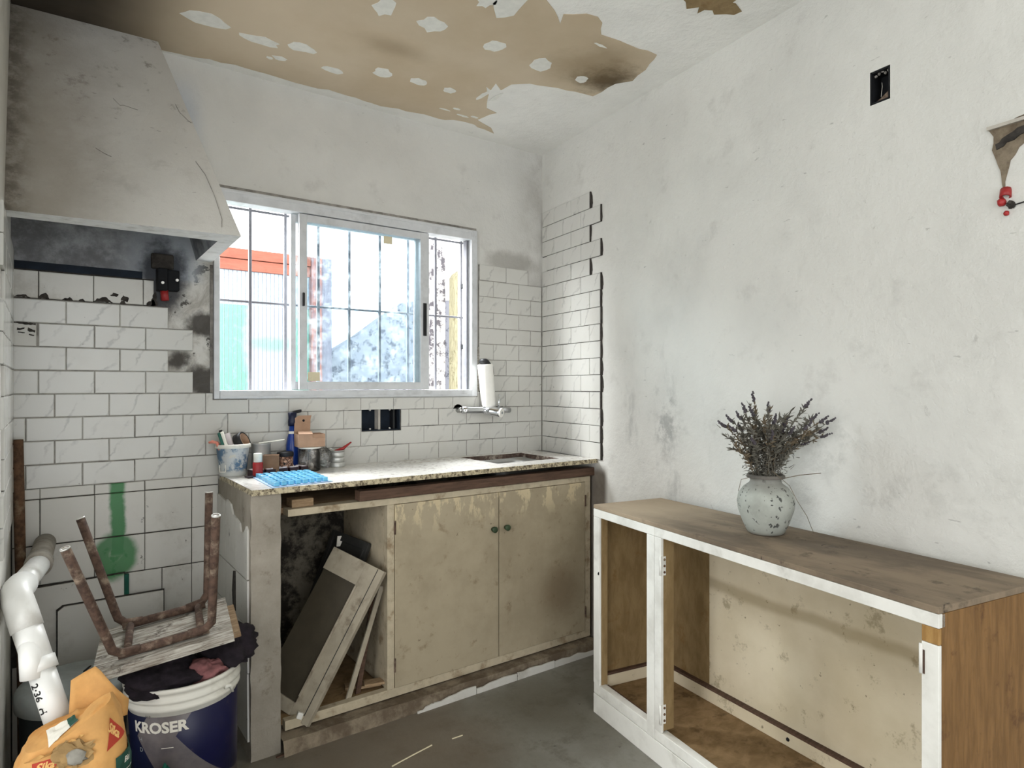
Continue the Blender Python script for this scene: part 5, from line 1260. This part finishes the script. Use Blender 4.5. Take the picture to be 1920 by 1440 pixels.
def tri(name, u0, v0, s, tilt, mat, off):
    f = on_bag(u0, v0, 1.45, 1.0, off); ct, sn = math.cos(tilt), math.sin(tilt)
    n = 6; b = MB(); idx = {}
    A_, B_, C_ = Vector((-s * .55, s * .55, 0)), Vector((s * .62, s * .50, 0)), Vector((-s * .05, -s * .50, 0))
    A_, B_, C_ = Vector((-s * .5, -s * .5, 0)), Vector((-s * .5, s * .5, 0)), Vector((s * .5, .12 * s, 0))
    A_, B_, C_ = Vector((s * .55, s * .42, 0)), Vector((-s * .55, s * .42, 0)), Vector((-s * .1, -s * .55, 0))
    vs = []; fs = []
    for i in range(n + 1):
        for j in range(n + 1 - i):
            q = A_ + (B_ - A_) * (i / n) + (C_ - A_) * (j / n); idx[(i, j)] = len(vs); vs.append(f(q.x * ct - q.y * sn, q.x * sn + q.y * ct))
    for i in range(n):
        for j in range(n - i):
            fs.append((idx[(i, j)], idx[(i + 1, j)], idx[(i, j + 1)]))
            if j < n - i - 1: fs.append((idx[(i + 1, j)], idx[(i + 1, j + 1)], idx[(i, j + 1)]))
    b.add(vs, fs); o = bpy.data.objects.new(name, b.mesh(name, mat, recalc=False)); COL.objects.link(o); put(o, cbag)
    text_on('lettering', 'Sika', s * .40, 'ink_cream', cbag, lambda x, y: bag(u0 + (x * ct - y * sn) * 1.45, v0 + (x * sn + y * ct + s * .2) / BH, off + .001), .0008, world=False)
tri('red_triangle', .700, .885, .056, R(-6), 'ink_red', .003)
tri('red_triangle', .895, .875, .050, R(-50), 'ink_red', .003)
GU, GV = .925, .72
gl_ = on_bag(GU, GV, 1.45, 1.0, .003)
def patch(name, mat, fn, x0, x1, y0, y1, n=8):
    b = MB().grid(lambda u, v: fn(x0 + (x1 - x0) * u, y0 + (y1 - y0) * v), n, n); o = bpy.data.objects.new(name, b.mesh(name, mat, recalc=False)); COL.objects.link(o); put(o, cbag)
patch('green_label', 'ink_green', gl_, -.030, .085, -.09, .035)
for i, tx in enumerate(('Binda', '\u2014\u2014\u2014', '\u2014\u2014', '\u2014\u2014\u2014')):
    text_on('lettering', tx, .017, 'ink_white', cbag, lambda x, y: bag(GU + (x + .012) * 1.45, GV + (y + .018 - i * .022) / BH, .0045), .0003, world=False)
TOPV = [top(i / 56, j / 16) for i in range(56) for j in range(17)] + [bag(i / 56, j / 40) for i in range(56) for j in range(36, 41)]
def toplab(x, y):
    px_, py_ = -.012 + x * .9 - y * .35, -.030 + y + x * .25
    near = sorted(TOPV, key=lambda q: (q.x - px_) ** 2 + (q.y - py_) ** 2)[:5]
    ws_ = [1 / ((q.x - px_) ** 2 + (q.y - py_) ** 2 + 1e-5) for q in near]
    return Vector((px_, py_, sum(q.z * k for q, k in zip(near, ws_)) / sum(ws_) + .0035))
b = MB().grid(lambda u, v: toplab(-.028 + .056 * u, -.02 + .045 * v), 10, 8); o = bpy.data.objects.new('top_label', b.mesh('top_label', 'ink_white', recalc=False)); COL.objects.link(o); put(o, cbag)
b = MB().grid(lambda u, v: toplab(.012 + .016 * u, -.02 + .045 * v) + Vector((0, 0, .0012)), 4, 8); o = bpy.data.objects.new('top_label_band', b.mesh('top_label_band', 'ink_green', recalc=False)); COL.objects.link(o); put(o, cbag)
gb = thing('green_bag', 'small green plastic bag with white letter beside the bucket', 'bag', (-1.865, -.775, 0))
MB().ball((0, 0, .105), .075, 30, 18, (.75, .8, 1.45), .35, 7., 3.).build('bag_body', 'plastic_green', gb, True)
text_on('lettering', 'F', .035, 'ink_white', gb, lambda x, y: Vector((-.012, -.055, .165)) + Vector((.85, -.5, 0)) * x + Vector((0, .2, 1)) * y, .001, world=False)
tag(MB().ball((-1.885, -.80, .055), .045, 18, 10, (1, .9, .9), .4, seed=5).build('red_packet', 'plastic_red', smooth=True), 'dark red packet under the green plastic bag', 'packet')
# ------------------------------------------------------------------ litter on the floor
tag(MB().tube([(-1.22, -.755, .002), (-1.15, -.742, .003), (-1.06, -.724, .002)], .0022, 6).build('straw', 'sticker'), 'long pale straw lying on the concrete floor', 'straw')
tag(MB().tube([(-.985, -.731, .002), (-.945, -.733, .002)], .002, 6).build('straw', 'sticker'), 'short pale straw lying on the floor near the long one', 'straw')
tag(MB().obox((-1.50, -.495, .0005), (.068, .006, 0), (-.002, .008, 0), (0, 0, .005)).build('wood_splinter', 'wood_brown'), 'thin dark wood splinter on the floor by the pier', 'splinter')
